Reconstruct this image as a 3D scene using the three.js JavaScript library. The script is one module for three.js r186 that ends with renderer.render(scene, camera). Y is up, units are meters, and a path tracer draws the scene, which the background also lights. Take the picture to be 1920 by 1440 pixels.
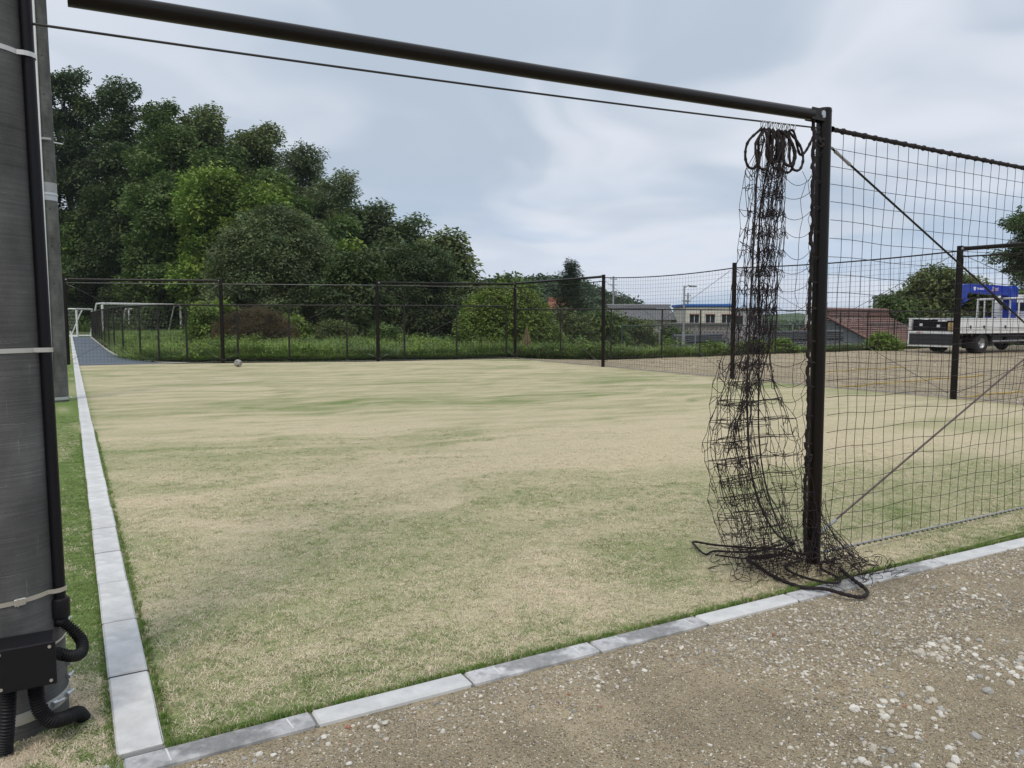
import * as THREE from 'three';
import { mergeGeometries } from 'three/addons/utils/BufferGeometryUtils.js';
import { RoundedBoxGeometry } from 'three/addons/geometries/RoundedBoxGeometry.js';

// ───────────────────────── camera, sky, sun, exposure ─────────────────────────
const scene = new THREE.Scene();
const D2R = Math.PI / 180;
const camera = new THREE.PerspectiveCamera(53.03, 4 / 3, 0.05, 3000);
camera.rotation.order = 'YXZ';
camera.position.set(-0.205, 1.39, 2.636);
camera.rotation.set(-4.911 * D2R, -29.876 * D2R, 0);

function mulberry(a) { return () => { a |= 0; a = a + 0x6D2B79F5 | 0; let t = Math.imul(a ^ a >>> 15, 1 | a); t = t + Math.imul(t ^ t >>> 7, 61 | t) ^ t; return ((t ^ t >>> 14) >>> 0) / 4294967296; }; }
const rnd = mulberry(7);
const R = (a, b) => a + (b - a) * rnd();
const clamp = (x, a = 0, b = 1) => Math.min(b, Math.max(a, x));
const sstep = (a, b, x) => { const t = clamp((x - a) / (b - a)); return t * t * (3 - 2 * t); };
const mix = (a, b, t) => a + (b - a) * t;
function hash(x, y, s = 0) { let h = Math.imul(x | 0, 374761393) + Math.imul(y | 0, 668265263) + Math.imul(s | 0, 974711); h = Math.imul(h ^ h >>> 13, 1274126177); return ((h ^ h >>> 16) >>> 0) / 4294967296; }
function vnoise(x, y, s = 0, per = 0) {
  const xi = Math.floor(x), yi = Math.floor(y), fx = x - xi, fy = y - yi, u = fx * fx * (3 - 2 * fx), v = fy * fy * (3 - 2 * fy);
  const w = per ? (k) => ((k % per) + per) % per : (k) => k;
  const a = hash(w(xi), w(yi), s), b = hash(w(xi + 1), w(yi), s), c = hash(w(xi), w(yi + 1), s), d = hash(w(xi + 1), w(yi + 1), s);
  return mix(mix(a, b, u), mix(c, d, u), v);
}
function fbm(x, y, oct = 4, s = 0, per = 0) { let a = 0.5, r = 0, n = 0; for (let i = 0; i < oct; i++) { r += a * vnoise(x, y, s + i * 17, per); n += a; a *= 0.5; x *= 2; y *= 2; per *= 2; } return r / n; }

// overcast sky: soft grey-blue cloud deck, breaking into pale blue with white banks low down
const SKW = 2048, SKH = 1024, skyData = new Float32Array(SKW * SKH * 4);
for (let j = 0; j < SKH; j++) {
  const el = ((j + 0.5) / SKH - 0.5) * Math.PI, sy = Math.sin(el), cy = Math.cos(el);
  for (let i = 0; i < SKW; i++) {
    const az = ((i + 0.5) / SKW - 0.5) * 2 * Math.PI, dx = Math.cos(az) * cy, dz = Math.sin(az) * cy, k = (j * SKW + i) * 4;
    const h = Math.max(sy, 0), pr = 1 / (h + 0.16), x = dx * pr, z = dz * pr;
    const wx = fbm(x * 1.1 + 5, z * 1.1, 3, 3), wz = fbm(x * 1.1, z * 1.1 + 9, 3, 4);
    const n = fbm(x * 1.25 + wx * 1.6, z * 1.25 + wz * 1.6 + 3, 5, 11), m = fbm(x * 0.55 + 2.2, z * 0.55 + 7, 3, 31);
    let t = clamp(0.54 + (n - 0.5) * 2.3 + (m - 0.5) * 1.2);
    t = sstep(0.12, 0.9, t);
    let c = [mix(0.375, 0.575, t), mix(0.44, 0.61, t), mix(0.525, 0.675, t)];
    // low belt: pale blue between stretched white banks
    const belt = 1 - sstep(0.03, 0.22, h);
    const q = fbm(az * 4.2 + 1.7, el * 30 + fbm(az * 6, el * 22, 3, 8) * 1.6, 5, 51), bank = sstep(0.47, 0.66, q);
    const low = [mix(0.355, 0.56, bank), mix(0.46, 0.605, bank), mix(0.60, 0.685, bank)];
    c = c.map((v, a) => mix(v, low[a], belt * 0.72));
    const up = 1 + 0.28 * sstep(0.45, 1, h);                       // an overcast sky is brightest overhead
    skyData[k] = c[0] * up; skyData[k + 1] = c[1] * up; skyData[k + 2] = c[2] * up; skyData[k + 3] = 1;
    if (el < -0.02) { const g = sstep(-0.02, -0.12, el) ? 1 : 0; skyData[k] = mix(c[0], 0.16, g); skyData[k + 1] = mix(c[1], 0.17, g); skyData[k + 2] = mix(c[2], 0.13, g); }
  }
}
const sky = new THREE.DataTexture(skyData, SKW, SKH, THREE.RGBAFormat, THREE.FloatType);
sky.mapping = THREE.EquirectangularReflectionMapping; sky.magFilter = sky.minFilter = THREE.LinearFilter; sky.colorSpace = THREE.LinearSRGBColorSpace; sky.needsUpdate = true;
scene.background = sky; scene.environment = sky;

const sun = new THREE.DirectionalLight(0xfff4e4, 1.1);
sun.position.set(-22, 58, 24); sun.target.position.set(6, 0, -8); sun.shadow.radius = 34; sun.castShadow = true;
Object.assign(sun.shadow.camera, { left: -60, right: 60, top: 60, bottom: -60, near: 1, far: 260 }); sun.shadow.mapSize.set(4096, 4096);
scene.add(sun, sun.target);

const renderer = new THREE.WebGLRenderer({ antialias: true });
renderer.setSize(1024, 768); renderer.toneMapping = THREE.LinearToneMapping; renderer.toneMappingExposure = 1.3;
renderer.shadowMap.enabled = true; renderer.shadowMap.type = THREE.PCFSoftShadowMap;

// ───────────────────────── naming and tagging helpers ─────────────────────────
const taken = {};
function numbered(name) { const n = taken[name] = (taken[name] ?? -1) + 1; return n ? `${name}_${String(n).padStart(3, '0')}` : name; }
function thing(name, label, category, [x, y, z] = [0, 0, 0], turn = 0, group) {
  const o = new THREE.Group(); o.name = numbered(name); o.position.set(x, y, z); o.rotation.y = turn; o.userData = { label, category };
  if (group) o.userData.group = group;
  scene.add(o); return o;
}
function part(parent, name, geometry, material, extra) { const m = new THREE.Mesh(geometry, material); m.name = name; parent.add(m); if (extra) Object.assign(m.userData, extra); return m; }
function struct(name, geometry, material, label, category) {
  const m = geometry ? new THREE.Mesh(geometry, material) : new THREE.Group(); m.name = numbered(name); m.userData = { label, category, kind: 'structure' }; scene.add(m); return m;
}

// ───────────────────────── geometry helpers ─────────────────────────
class Shell {                                                    // collects vertices and faces into one geometry
  constructor() { this.p = []; this.i = []; this.u = []; }
  get n() { return this.p.length / 3; }
  v(x, y, z, u = 0, w = 0) { this.p.push(x, y, z); this.u.push(u, w); return this.n - 1; }
  tri(a, b, c) { this.i.push(a, b, c); }
  quad(a, b, c, d) { this.i.push(a, b, c, a, c, d); }
  tube(pts, r, sides = 3, capped = false) {                       // pts: [x,y,z]; r: number or (k, t) => radius
    const N = pts.length; let px = 0, py = 0, pz = 0, base = this.n, len = 0;
    for (let k = 0; k < N; k++) {
      const a = pts[Math.max(0, k - 1)], b = pts[Math.min(N - 1, k + 1)];
      let tx = b[0] - a[0], ty = b[1] - a[1], tz = b[2] - a[2]; const l = Math.hypot(tx, ty, tz) || 1; tx /= l; ty /= l; tz /= l;
      if (k === 0) { if (Math.abs(ty) < 0.9) { px = -tz; py = 0; pz = tx; } else { px = 1; py = 0; pz = 0; } }
      let d = px * tx + py * ty + pz * tz; px -= d * tx; py -= d * ty; pz -= d * tz; d = Math.hypot(px, py, pz) || 1; px /= d; py /= d; pz /= d;
      const qx = ty * pz - tz * py, qy = tz * px - tx * pz, qz = tx * py - ty * px, rr = typeof r === 'function' ? r(k, k / (N - 1)) : r;
      if (k) len += Math.hypot(pts[k][0] - pts[k - 1][0], pts[k][1] - pts[k - 1][1], pts[k][2] - pts[k - 1][2]);
      for (let s = 0; s < sides; s++) { const an = s / sides * 6.28318, c = Math.cos(an) * rr, e = Math.sin(an) * rr; this.v(pts[k][0] + px * c + qx * e, pts[k][1] + py * c + qy * e, pts[k][2] + pz * c + qz * e, s / sides, len); }
      if (k) for (let s = 0; s < sides; s++) { const o = base + (k - 1) * sides, s2 = (s + 1) % sides; this.quad(o + s, o + s2, o + sides + s2, o + sides + s); }
    }
    if (capped) for (const [o, e] of [[base, 0], [base + (N - 1) * sides, 1]]) for (let s = 1; s < sides - 1; s++) e ? this.tri(o, o + s, o + s + 1) : this.tri(o, o + s + 1, o + s);
    return this;
  }
  box(cx, cy, cz, w, h, d, c = 0) { return this.add(chamferBox(w, h, d, c), cx, cy, cz); }
  add(g, x = 0, y = 0, z = 0, rx = 0, ry = 0, rz = 0) {
    const m = new THREE.Matrix4().makeRotationFromEuler(new THREE.Euler(rx, ry, rz)).setPosition(x, y, z), P = g.attributes.position, U = g.attributes.uv, b = this.n, t = new THREE.Vector3();
    for (let k = 0; k < P.count; k++) { t.fromBufferAttribute(P, k).applyMatrix4(m); this.v(t.x, t.y, t.z, U ? U.getX(k) : 0, U ? U.getY(k) : 0); }
    if (g.index) for (const k of g.index.array) this.i.push(b + k); else for (let k = 0; k < P.count; k++) this.i.push(b + k);
    return this;
  }
  build(flat = false) {
    let g = new THREE.BufferGeometry(); g.setAttribute('position', new THREE.Float32BufferAttribute(this.p, 3)); g.setAttribute('uv', new THREE.Float32BufferAttribute(this.u, 2)); g.setIndex(this.i);
    if (flat) g = g.toNonIndexed();
    g.computeVertexNormals(); return g;
  }
}
function chamferBox(w, h, d, c = 0.004) {                        // box with cut edges, uv in metres
  c = Math.min(c, w / 3, h / 3, d / 3); const X = w / 2, Y = h / 2, Z = d / 2, S = new Shell(), pos = [], tris = [];
  const id = (a) => { pos.push(a); return pos.length - 1; };
  const P = {};
  for (const sx of [-1, 1]) for (const sy of [-1, 1]) for (const sz of [-1, 1]) {
    P[`${sx}${sy}${sz}x`] = [sx * X, sy * (Y - c), sz * (Z - c)]; P[`${sx}${sy}${sz}y`] = [sx * (X - c), sy * Y, sz * (Z - c)]; P[`${sx}${sy}${sz}z`] = [sx * (X - c), sy * (Y - c), sz * Z];
  }
  const face = (pts) => {                                         // oriented outwards
    const a = new THREE.Vector3(...pts[0]), b = new THREE.Vector3(...pts[1]), e = new THREE.Vector3(...pts[2]), n = b.clone().sub(a).cross(e.clone().sub(a));
    const mid = pts.reduce((q, p) => q.add(new THREE.Vector3(...p)), new THREE.Vector3()); if (n.dot(mid) < 0) pts = pts.slice().reverse();
    n.set(Math.abs(n.x), Math.abs(n.y), Math.abs(n.z)); const uv = n.y >= n.x && n.y >= n.z ? (p) => [p[0], p[2]] : n.x >= n.z ? (p) => [p[2], p[1]] : (p) => [p[0], p[1]];
    const k = pts.map((p) => S.v(...p, ...uv(p))); for (let q = 1; q < k.length - 1; q++) S.tri(k[0], k[q], k[q + 1]);
  };
  const q = (a, b, e, f) => face([P[a], P[b], P[e], P[f]]);
  const n = (v) => `${v}`;
  for (const s of [-1, 1]) {
    q(`${s}-1-1x`, `${s}1-1x`, `${s}11x`, `${s}-11x`); q(`-1${s}-1y`, `1${s}-1y`, `1${s}1y`, `-1${s}1y`); q(`-1-1${s}z`, `1-1${s}z`, `11${s}z`, `-11${s}z`);
    if (c > 0) for (const t of [-1, 1]) { q(`${s}${t}-1x`, `${s}${t}1x`, `${s}${t}1y`, `${s}${t}-1y`); q(`${s}-1${t}x`, `${s}1${t}x`, `${s}1${t}z`, `${s}-1${t}z`); q(`-1${s}${t}y`, `1${s}${t}y`, `1${s}${t}z`, `-1${s}${t}z`); for (const u of [-1, 1]) face([P[`${s}${t}${u}x`], P[`${s}${t}${u}y`], P[`${s}${t}${u}z`]]); }
  }
  return S.build();
}
const cyl = (r0, r1, h, seg = 16, open = false) => new THREE.CylinderGeometry(r0, r1, h, seg, 1, open);
function sheet(us, vs, f, uvScale = 1) {                          // grid: f(u, v) -> [x, y, z, (r, g, b)]
  const p = [], uv = [], c = [], ix = [], W = us.length;
  for (const v of vs) for (const u of us) { const a = f(u, v); p.push(a[0], a[1], a[2]); uv.push(a[0] * uvScale, a[2] * uvScale); if (a.length > 3) c.push(a[3], a[4], a[5]); }
  for (let j = 0; j < vs.length - 1; j++) for (let i = 0; i < W - 1; i++) { const a = j * W + i; ix.push(a, a + W, a + 1, a + 1, a + W, a + W + 1); }
  const g = new THREE.BufferGeometry(); g.setAttribute('position', new THREE.Float32BufferAttribute(p, 3)); g.setAttribute('uv', new THREE.Float32BufferAttribute(uv, 2));
  if (c.length) g.setAttribute('color', new THREE.Float32BufferAttribute(c, 3));
  g.setIndex(ix); g.computeVertexNormals();
  if (g.attributes.normal.getY(Math.floor(g.attributes.normal.count / 2)) < 0) { for (let k = 0; k < ix.length; k += 3) { const t = ix[k]; ix[k] = ix[k + 1]; ix[k + 1] = t; } g.setIndex(ix); g.computeVertexNormals(); }
  return g;
}
const lin = (a, b, n) => Array.from({ length: n + 1 }, (_, k) => a + (b - a) * k / n);
function curve(pts, n) { return new THREE.CatmullRomCurve3(pts.map((p) => new THREE.Vector3(...p)), false, 'catmullrom', 0.5).getPoints(n).map((v) => [v.x, v.y, v.z]); }
function grainTexture(size, fn, srgb = true) {
  const d = new Uint8Array(size * size * 4);
  for (let y = 0; y < size; y++) for (let x = 0; x < size; x++) { const c = fn(x / size, y / size), k = (y * size + x) * 4; for (let a = 0; a < 3; a++) d[k + a] = clamp(Array.isArray(c) ? c[a] : c) * 255; d[k + 3] = 255; }
  return finish(d, size, srgb);
}
function finish(d, size, srgb, rep = 1) { const t = new THREE.DataTexture(d, size, size, THREE.RGBAFormat); t.wrapS = t.wrapT = THREE.RepeatWrapping; t.magFilter = THREE.LinearFilter; t.minFilter = THREE.LinearMipmapLinearFilter; t.generateMipmaps = true; if (srgb) t.colorSpace = THREE.SRGBColorSpace; t.repeat.set(rep, rep); t.needsUpdate = true; return t; }
const lc = (r, g, b) => new THREE.Color().setRGB(r, g, b);
const mat = (c, roughness = 0.7, metalness = 0, o = {}) => new THREE.MeshStandardMaterial({ color: Array.isArray(c) ? lc(...c) : c, roughness, metalness, side: THREE.DoubleSide, ...o });

// ───────────────────────── textures ─────────────────────────
function strokesTexture(size, tile, count, len, wid, palette, base, speck, seed) {   // short fibres lying every way; returns [colour, height]
  const r = mulberry(seed), col = new Uint8Array(size * size * 4), hgt = new Uint8Array(size * size * 4), ppm = size / tile;
  for (let k = 0; k < size * size; k++) { const b = base[Math.floor(r() * base.length)], s = 1 + (r() - 0.5) * speck; col[k * 4] = clamp(b[0] * s) * 255; col[k * 4 + 1] = clamp(b[1] * s) * 255; col[k * 4 + 2] = clamp(b[2] * s) * 255; col[k * 4 + 3] = 255; hgt[k * 4] = hgt[k * 4 + 1] = hgt[k * 4 + 2] = 60 + r() * 40; hgt[k * 4 + 3] = 255; }
  for (let n = 0; n < count; n++) {
    let x = r() * size, y = r() * size, a = r() * 6.283; const L = (len[0] + r() * (len[1] - len[0])) * ppm, bend = (r() - 0.5) * 0.06, c = palette[Math.floor(r() * palette.length)], s = 0.8 + r() * 0.4, W = wid * ppm, H = 110 + r() * 145;
    for (let q = 0; q < L; q++) {
      x += Math.cos(a); y += Math.sin(a); a += bend;
      for (let w = 0; w < Math.max(1, W); w++) { const xi = ((Math.round(x - Math.sin(a) * w) % size) + size) % size, yi = ((Math.round(y + Math.cos(a) * w) % size) + size) % size, k = (yi * size + xi) * 4; col[k] = clamp(c[0] * s) * 255; col[k + 1] = clamp(c[1] * s) * 255; col[k + 2] = clamp(c[2] * s) * 255; hgt[k] = hgt[k + 1] = hgt[k + 2] = H; }
    }
  }
  return [finish(col, size, true, 1 / tile), finish(hgt, size, false, 1 / tile)];
}
const [turfMap, turfBump] = strokesTexture(1536, 3, 150000, [0.008, 0.022], 0.0018, [[0.93, 0.91, 0.86], [0.99, 0.98, 0.95], [0.8, 0.81, 0.7], [0.7, 0.74, 0.58], [0.9, 0.89, 0.83]], [[0.9, 0.88, 0.82], [0.8, 0.78, 0.7], [0.97, 0.95, 0.9]], 0.3, 21);
const turfMat = new THREE.MeshStandardMaterial({ map: turfMap, bumpMap: turfBump, bumpScale: 0.006, roughness: 0.95, vertexColors: true });

function gravelTextures(size, tile, seed) {
  const r = mulberry(seed), col = new Uint8Array(size * size * 4), hgt = new Uint8Array(size * size * 4), ppm = size / tile;
  for (let y = 0; y < size; y++) for (let x = 0; x < size; x++) {
    const k = (y * size + x) * 4, n = fbm(x / size * 24, y / size * 24, 4, 5, 24), g = hash(x, y, 9), v = 0.64 + (n - 0.5) * 0.22 + (g - 0.5) * 0.24;
    col[k] = clamp(v * 1.02) * 255; col[k + 1] = clamp(v * 0.965) * 255; col[k + 2] = clamp(v * 0.88) * 255; col[k + 3] = 255; hgt[k] = hgt[k + 1] = hgt[k + 2] = 50 + n * 60 + g * 40; hgt[k + 3] = 255;
  }
  const tones = [[0.86, 0.84, 0.8], [0.78, 0.75, 0.69], [0.66, 0.62, 0.55], [0.9, 0.89, 0.86], [0.58, 0.6, 0.6], [0.5, 0.47, 0.42], [0.72, 0.6, 0.5], [0.95, 0.94, 0.92]];
  for (let n = 0; n < 210000; n++) {
    const big = r() < 0.1, rr = (big ? 0.0015 + Math.pow(r(), 2.4) * 0.006 : 0.0012 + r() * 0.0028) * ppm, x0 = r() * size, y0 = r() * size, sv = 0.42 + r() * 0.42, c = big ? tones[Math.floor(r() * tones.length)] : [sv * 1.03, sv * 0.97, sv * 0.88], e = 0.6 + r() * 0.4, an = r() * 3.14, ca = Math.cos(an), sa = Math.sin(an);
    for (let dy = -Math.ceil(rr); dy <= rr; dy++) for (let dx = -Math.ceil(rr); dx <= rr; dx++) { const u = (dx * ca + dy * sa) / rr, v = (-dx * sa + dy * ca) / (rr * e), d = u * u + v * v; if (d > 1) continue; const xi = ((Math.round(x0 + dx) % size) + size) % size, yi = ((Math.round(y0 + dy) % size) + size) % size, k = (yi * size + xi) * 4; col[k] = c[0] * 255; col[k + 1] = c[1] * 255; col[k + 2] = c[2] * 255; hgt[k] = hgt[k + 1] = hgt[k + 2] = 130 + 120 * Math.sqrt(1 - d); }
  }
  return [finish(col, size, true, 1 / tile), finish(hgt, size, false, 1 / tile)];
}
const [gravelMap, gravelBump] = gravelTextures(2048, 4.2, 33);
const gravelMat = new THREE.MeshStandardMaterial({ map: gravelMap, bumpMap: gravelBump, bumpScale: 0.009, roughness: 0.97, vertexColors: true });

const concreteMap = grainTexture(512, (u, v) => { const n = fbm(u * 8, v * 8, 5, 71, 8), g = hash(u * 512, v * 512, 3), p = sstep(0.6, 0.72, fbm(u * 3 + 4, v * 3, 4, 77, 3)); const s = 0.9 + (n - 0.5) * 0.14 + (g - 0.5) * 0.06 - p * 0.05 - (g > 0.992 ? 0.25 : 0); return [s, s, s * 0.995]; });
const wetMap = grainTexture(512, (u, v) => { const n = fbm(u * 4, v * 4, 5, 171, 4), g = hash(u * 512, v * 512, 13), p = sstep(0.42, 0.62, n), l = sstep(0.7, 0.76, fbm(u * 10, v * 10, 3, 91, 10)); const s = mix(0.92, 0.68, p) + (g - 0.5) * 0.1 + l * 0.05 + (fbm(u * 40, v * 40, 2, 93, 40) - 0.5) * 0.12; return [s, s, s]; });
concreteMap.repeat.set(2.5, 2.5); wetMap.repeat.set(2.1, 2.1);
// spun-concrete pole: fine level streaks, chalky scuffs
function poleTexture() {
  const S = 1024, d = new Uint8Array(S * S * 4), r = mulberry(5);
  for (let y = 0; y < S; y++) for (let x = 0; x < S; x++) { const k = (y * S + x) * 4, a = fbm(x / S * 12, y / S * 12, 3, 41, 12) * 0.4 + 0.6 * (hash(y, 7) * 0.35 + 0.65 * fbm(x / S * 9 + hash(y, 3) * 0.7, y * 0.45, 3, 44)), b = fbm(x / S * 10, y / S * 10, 4, 43, 10), g = hash(x, y, 8); const s = 0.62 + (a - 0.5) * 0.34 + (b - 0.5) * 0.3 + (g - 0.5) * 0.1; d[k] = clamp(s) * 255; d[k + 1] = clamp(s) * 255; d[k + 2] = clamp(s * 0.985) * 255; d[k + 3] = 255; }
  const line = (x, y, dx, dy, n, w, v) => { for (let q = 0; q < n; q++) { x += dx; y += dy; for (let e = 0; e < w; e++) { const k = ((((y | 0) + S) % S) * S + (((x | 0) + e + S) % S)) * 4, m = r() < 0.7 ? v : 0; d[k] = Math.min(255, d[k] + m); d[k + 1] = Math.min(255, d[k + 1] + m); d[k + 2] = Math.min(255, d[k + 2] + m); } } };
  for (let n = 0; n < 260; n++) line(r() * S, r() * S, 1, (r() - 0.5) * 0.12, 12 + r() * 90, 1, 20 + r() * 45);
  for (let n = 0; n < 60; n++) line(r() * S, r() * S, (r() - 0.5) * 0.3, 1, 6 + r() * 30, 2, 20 + r() * 40);
  for (const [bx, by] of [[300, 800], [340, 640], [620, 300]]) for (let n = 0; n < 9; n++) line(bx + n * 9 + r() * 6, by + n * 3 + r() * 20, 0.32, 1, 26 + r() * 22, 2, 60);
  const t = finish(d, S, true); t.repeat.set(1, 1 / 1.9); return t;
}
const poleMat = new THREE.MeshStandardMaterial({ map: poleTexture(), color: lc(0.27, 0.274, 0.277), roughness: 0.85, side: THREE.DoubleSide });

// ───────────────────────── shared materials ─────────────────────────
const M = {
  brown: new THREE.MeshPhysicalMaterial({ color: lc(0.009, 0.0065, 0.0055), roughness: 0.3, side: THREE.DoubleSide, specularIntensity: 0.5 }), brownDull: mat([0.012, 0.01, 0.0085], 0.6), galv: mat([0.52, 0.54, 0.56], 0.42, 0.85), galvDull: mat([0.36, 0.37, 0.38], 0.6, 0.5), stainless: mat([0.66, 0.64, 0.6], 0.35, 0.8),
  cord: mat([0.024, 0.015, 0.017], 0.85), rope: mat([0.02, 0.014, 0.015], 0.95), wire: mat([0.05, 0.05, 0.052], 0.5, 0.3), wireDark: mat([0.06, 0.055, 0.05], 0.6), wireGrey: mat([0.22, 0.22, 0.22], 0.5, 0.5),
  black: new THREE.MeshPhysicalMaterial({ color: lc(0.009, 0.009, 0.011), roughness: 0.5, specularIntensity: 0.5, side: THREE.DoubleSide }), blackGloss: new THREE.MeshPhysicalMaterial({ color: lc(0.008, 0.008, 0.011), roughness: 0.4, specularIntensity: 0.45, side: THREE.DoubleSide }), white: mat([0.74, 0.75, 0.75], 0.45), whiteDull: mat([0.6, 0.61, 0.61], 0.6), yellow: mat([0.42, 0.3, 0.07], 0.8),
  bark: mat([0.06, 0.05, 0.04], 0.95), barkPale: mat([0.14, 0.12, 0.1], 0.95), blue: mat([0.012, 0.045, 0.36], 0.32), glass: new THREE.MeshPhysicalMaterial({ color: lc(0.5, 0.6, 0.58), roughness: 0.05, transmission: 0.85, thickness: 0, side: THREE.DoubleSide }), darkGlass: mat([0.03, 0.04, 0.045], 0.12),
  rubber: mat([0.02, 0.02, 0.021], 0.85), steelDark: mat([0.02, 0.02, 0.022], 0.6), gold: mat([0.3, 0.2, 0.08], 0.8), leafKerb: mat([0.6, 0.57, 0.5], 0.9),
};

// ───────────────────────── ground ─────────────────────────
const backEdge = (x) => { const P = [[-2, -23.05], [0, -23.0], [2.2, -22.95], [3.87, -22.28], [8.32, -20.85], [12.97, -20.2]]; for (let k = 0; k < P.length - 1; k++) if (x <= P[k + 1][0]) return mix(P[k][1], P[k + 1][1], (x - P[k][0]) / (P[k + 1][0] - P[k][0])); return -20.2; };
const lotBack = (x) => x < 12.9 ? -20 : x < 15.3 ? mix(-20.35, -18.0, (x - 12.9) / 2.4) : mix(-18.0, -18.75, clamp((x - 15.3) / 18));
const hillAt = (x, z) => {
  const s = x * 0.912 - (z + 98) * 0.409, s2 = -98 - z;
  let h = 13 * sstep(0, 42, s) * sstep(-30, -40, z);
  if (s2 > 0) h = Math.max(h, 3.7 + 0.5 * Math.min(26, s2));
  return h * (1 - sstep(0.25, 0.40, (x - 1) / (3 - z)));
};
function terrain(x, z) {
  const drop = -3.2 * sstep(14.5, 21, x) * sstep(-19.2, -25, z) - 2.5 * sstep(48, 90, x) * sstep(-19, -30, z);
  const far = 12.2 * Math.exp(-(((x - 78) / 24) ** 2 + ((z + 128) / 20) ** 2)) + 6.0 * Math.exp(-(((x - 112) / 26) ** 2 + ((z + 142) / 22) ** 2));
  return -0.06 + drop * (1 - sstep(2, 8, hillAt(x, z))) + hillAt(x, z) * (1 - sstep(60, 80, x)) + far + (fbm(x * 0.3, z * 0.3, 3, 61) - 0.5) * 0.16 * sstep(-21, -25, z);
}
{ // one sheet to the horizon, finer where the photograph looks at it closely
  const xs = [...lin(-900, -60, 8), ...lin(-50, 130, 110).slice(0), ...lin(150, 1500, 12)], zs = [...lin(400, 40, 4), ...lin(30, -170, 130), ...lin(-190, -1500, 12)];
  const g = sheet(xs, zs, (x, z) => { const n = fbm(x * 0.35, z * 0.35, 4, 65), d = sstep(0.45, 0.62, n); return [x, terrain(x, z), z, mix(0.085, 0.13, d), mix(0.13, 0.14, d), mix(0.045, 0.065, d)]; });
  struct('ground', g, new THREE.MeshStandardMaterial({ roughness: 1, vertexColors: true }), 'weedy grass ground running past the fences to the hills', 'ground');
}
// how green the sand-dressed turf is at a point
function greenness(x, z) {
  if (x < -0.12) { const n = fbm(x * 3.1 + 40, z * 1.6, 4, 81), rr = Math.hypot(x + 0.45, z + 0.445), ring = sstep(0.42, 0.3, rr) * 0.75 + sstep(0.55, 0.35, Math.hypot(x + 0.36, z + 0.13)) * 0.6; return clamp(1.0 - sstep(0.52, 0.72, n) * 0.4 - ring * sstep(0.3, 0.5, fbm(x * 14, z * 14, 3, 82)) * 1.4); }
  const wx = fbm(x * 0.7, z * 0.7, 3, 86) * 2.2, n = fbm(x * 0.42 + 3 + wx * 0.5, z * 1.1 + 8 + wx, 5, 83), st = fbm(x * 0.8 + wx, z * 5.5 - x * 0.9 + wx * 2, 4, 87), m = fbm(x * 2.1, z * 2.8, 4, 84), big = fbm(x * 0.16 + 1, z * 0.3 + 2, 3, 85), fine = hash(x * 37, z * 37, 6) - 0.5;
  let g = 0.105 + sstep(0.46, 0.68, n) * 0.3 + (st - 0.5) * 0.85 * sstep(0.2, -7, z) + (fbm(x * 1.6 - wx, z * 9 + x * 2.2, 3, 90) - 0.5) * 0.4 * sstep(-3, -9, z) + (m - 0.5) * 0.34 + (big - 0.5) * 0.45 + fine * 0.05 + 0.1 * sstep(-4, -10, z);
  g += 0.26 * sstep(0.1, 0.0, x) + 0.34 * sstep(-0.08, 0.03, z) * (0.4 + 0.8 * m) + 0.17 * sstep(1.4, 0.1, x) * sstep(-1.5, -0.1, z) + 0.3 * sstep(12.1, 12.9, x) * m + 0.34 * sstep(0.6, 0.1, Math.hypot((x - 2.75) / 1.2, z + 0.85)) * m + 0.3 * sstep(0.4, 0.0, Math.hypot(x - 4.9, (z + 0.7) * 0.9)) + 0.05 * sstep(-8, -3, z) * sstep(2.2, 0.3, x) * m;
  return clamp(g, 0.04, 1);
}
const turfColor = (x, z) => { const g = greenness(x, z), k = (hash(x * 50, z * 50, 4) - 0.5) * 0.04; return [mix(0.74, 0.17, g) + k, mix(0.655, 0.27, g) + k, mix(0.515, 0.06, g) + k * 0.7]; };
const zNear = [...lin(0, 1, 1)];
{
  const us = [...lin(0, 0.3, 10), ...lin(0.34, 5.4, 120), ...lin(5.46, 12.93, 120)], vs = [...lin(0, 0.2, 90), ...lin(0.204, 1, 300)];
  struct('turf_court', sheet(us, vs, (u, v) => { const z = mix(0.03, backEdge(u), v); return [u, 0.0 + (fbm(u * 1.3, z * 1.3, 3, 88) - 0.5) * 0.012, z, ...turfColor(u, z)]; }), turfMat, 'sand-dressed artificial turf court inside the brown posts and nets', 'court');
  struct('turf_strip', sheet([...lin(-5, -1, 4), ...lin(-0.9, -0.105, 20)], [...lin(0.12, -6, 90), ...lin(-6.3, -97, 120)], (x, z) => [x, 0.001 + (fbm(x * 1.5, z * 1.5, 3, 89) - 0.5) * 0.012, z, ...turfColor(x, z)]), turfMat, 'narrow green turf strip under the concrete poles', 'turf');
}
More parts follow.
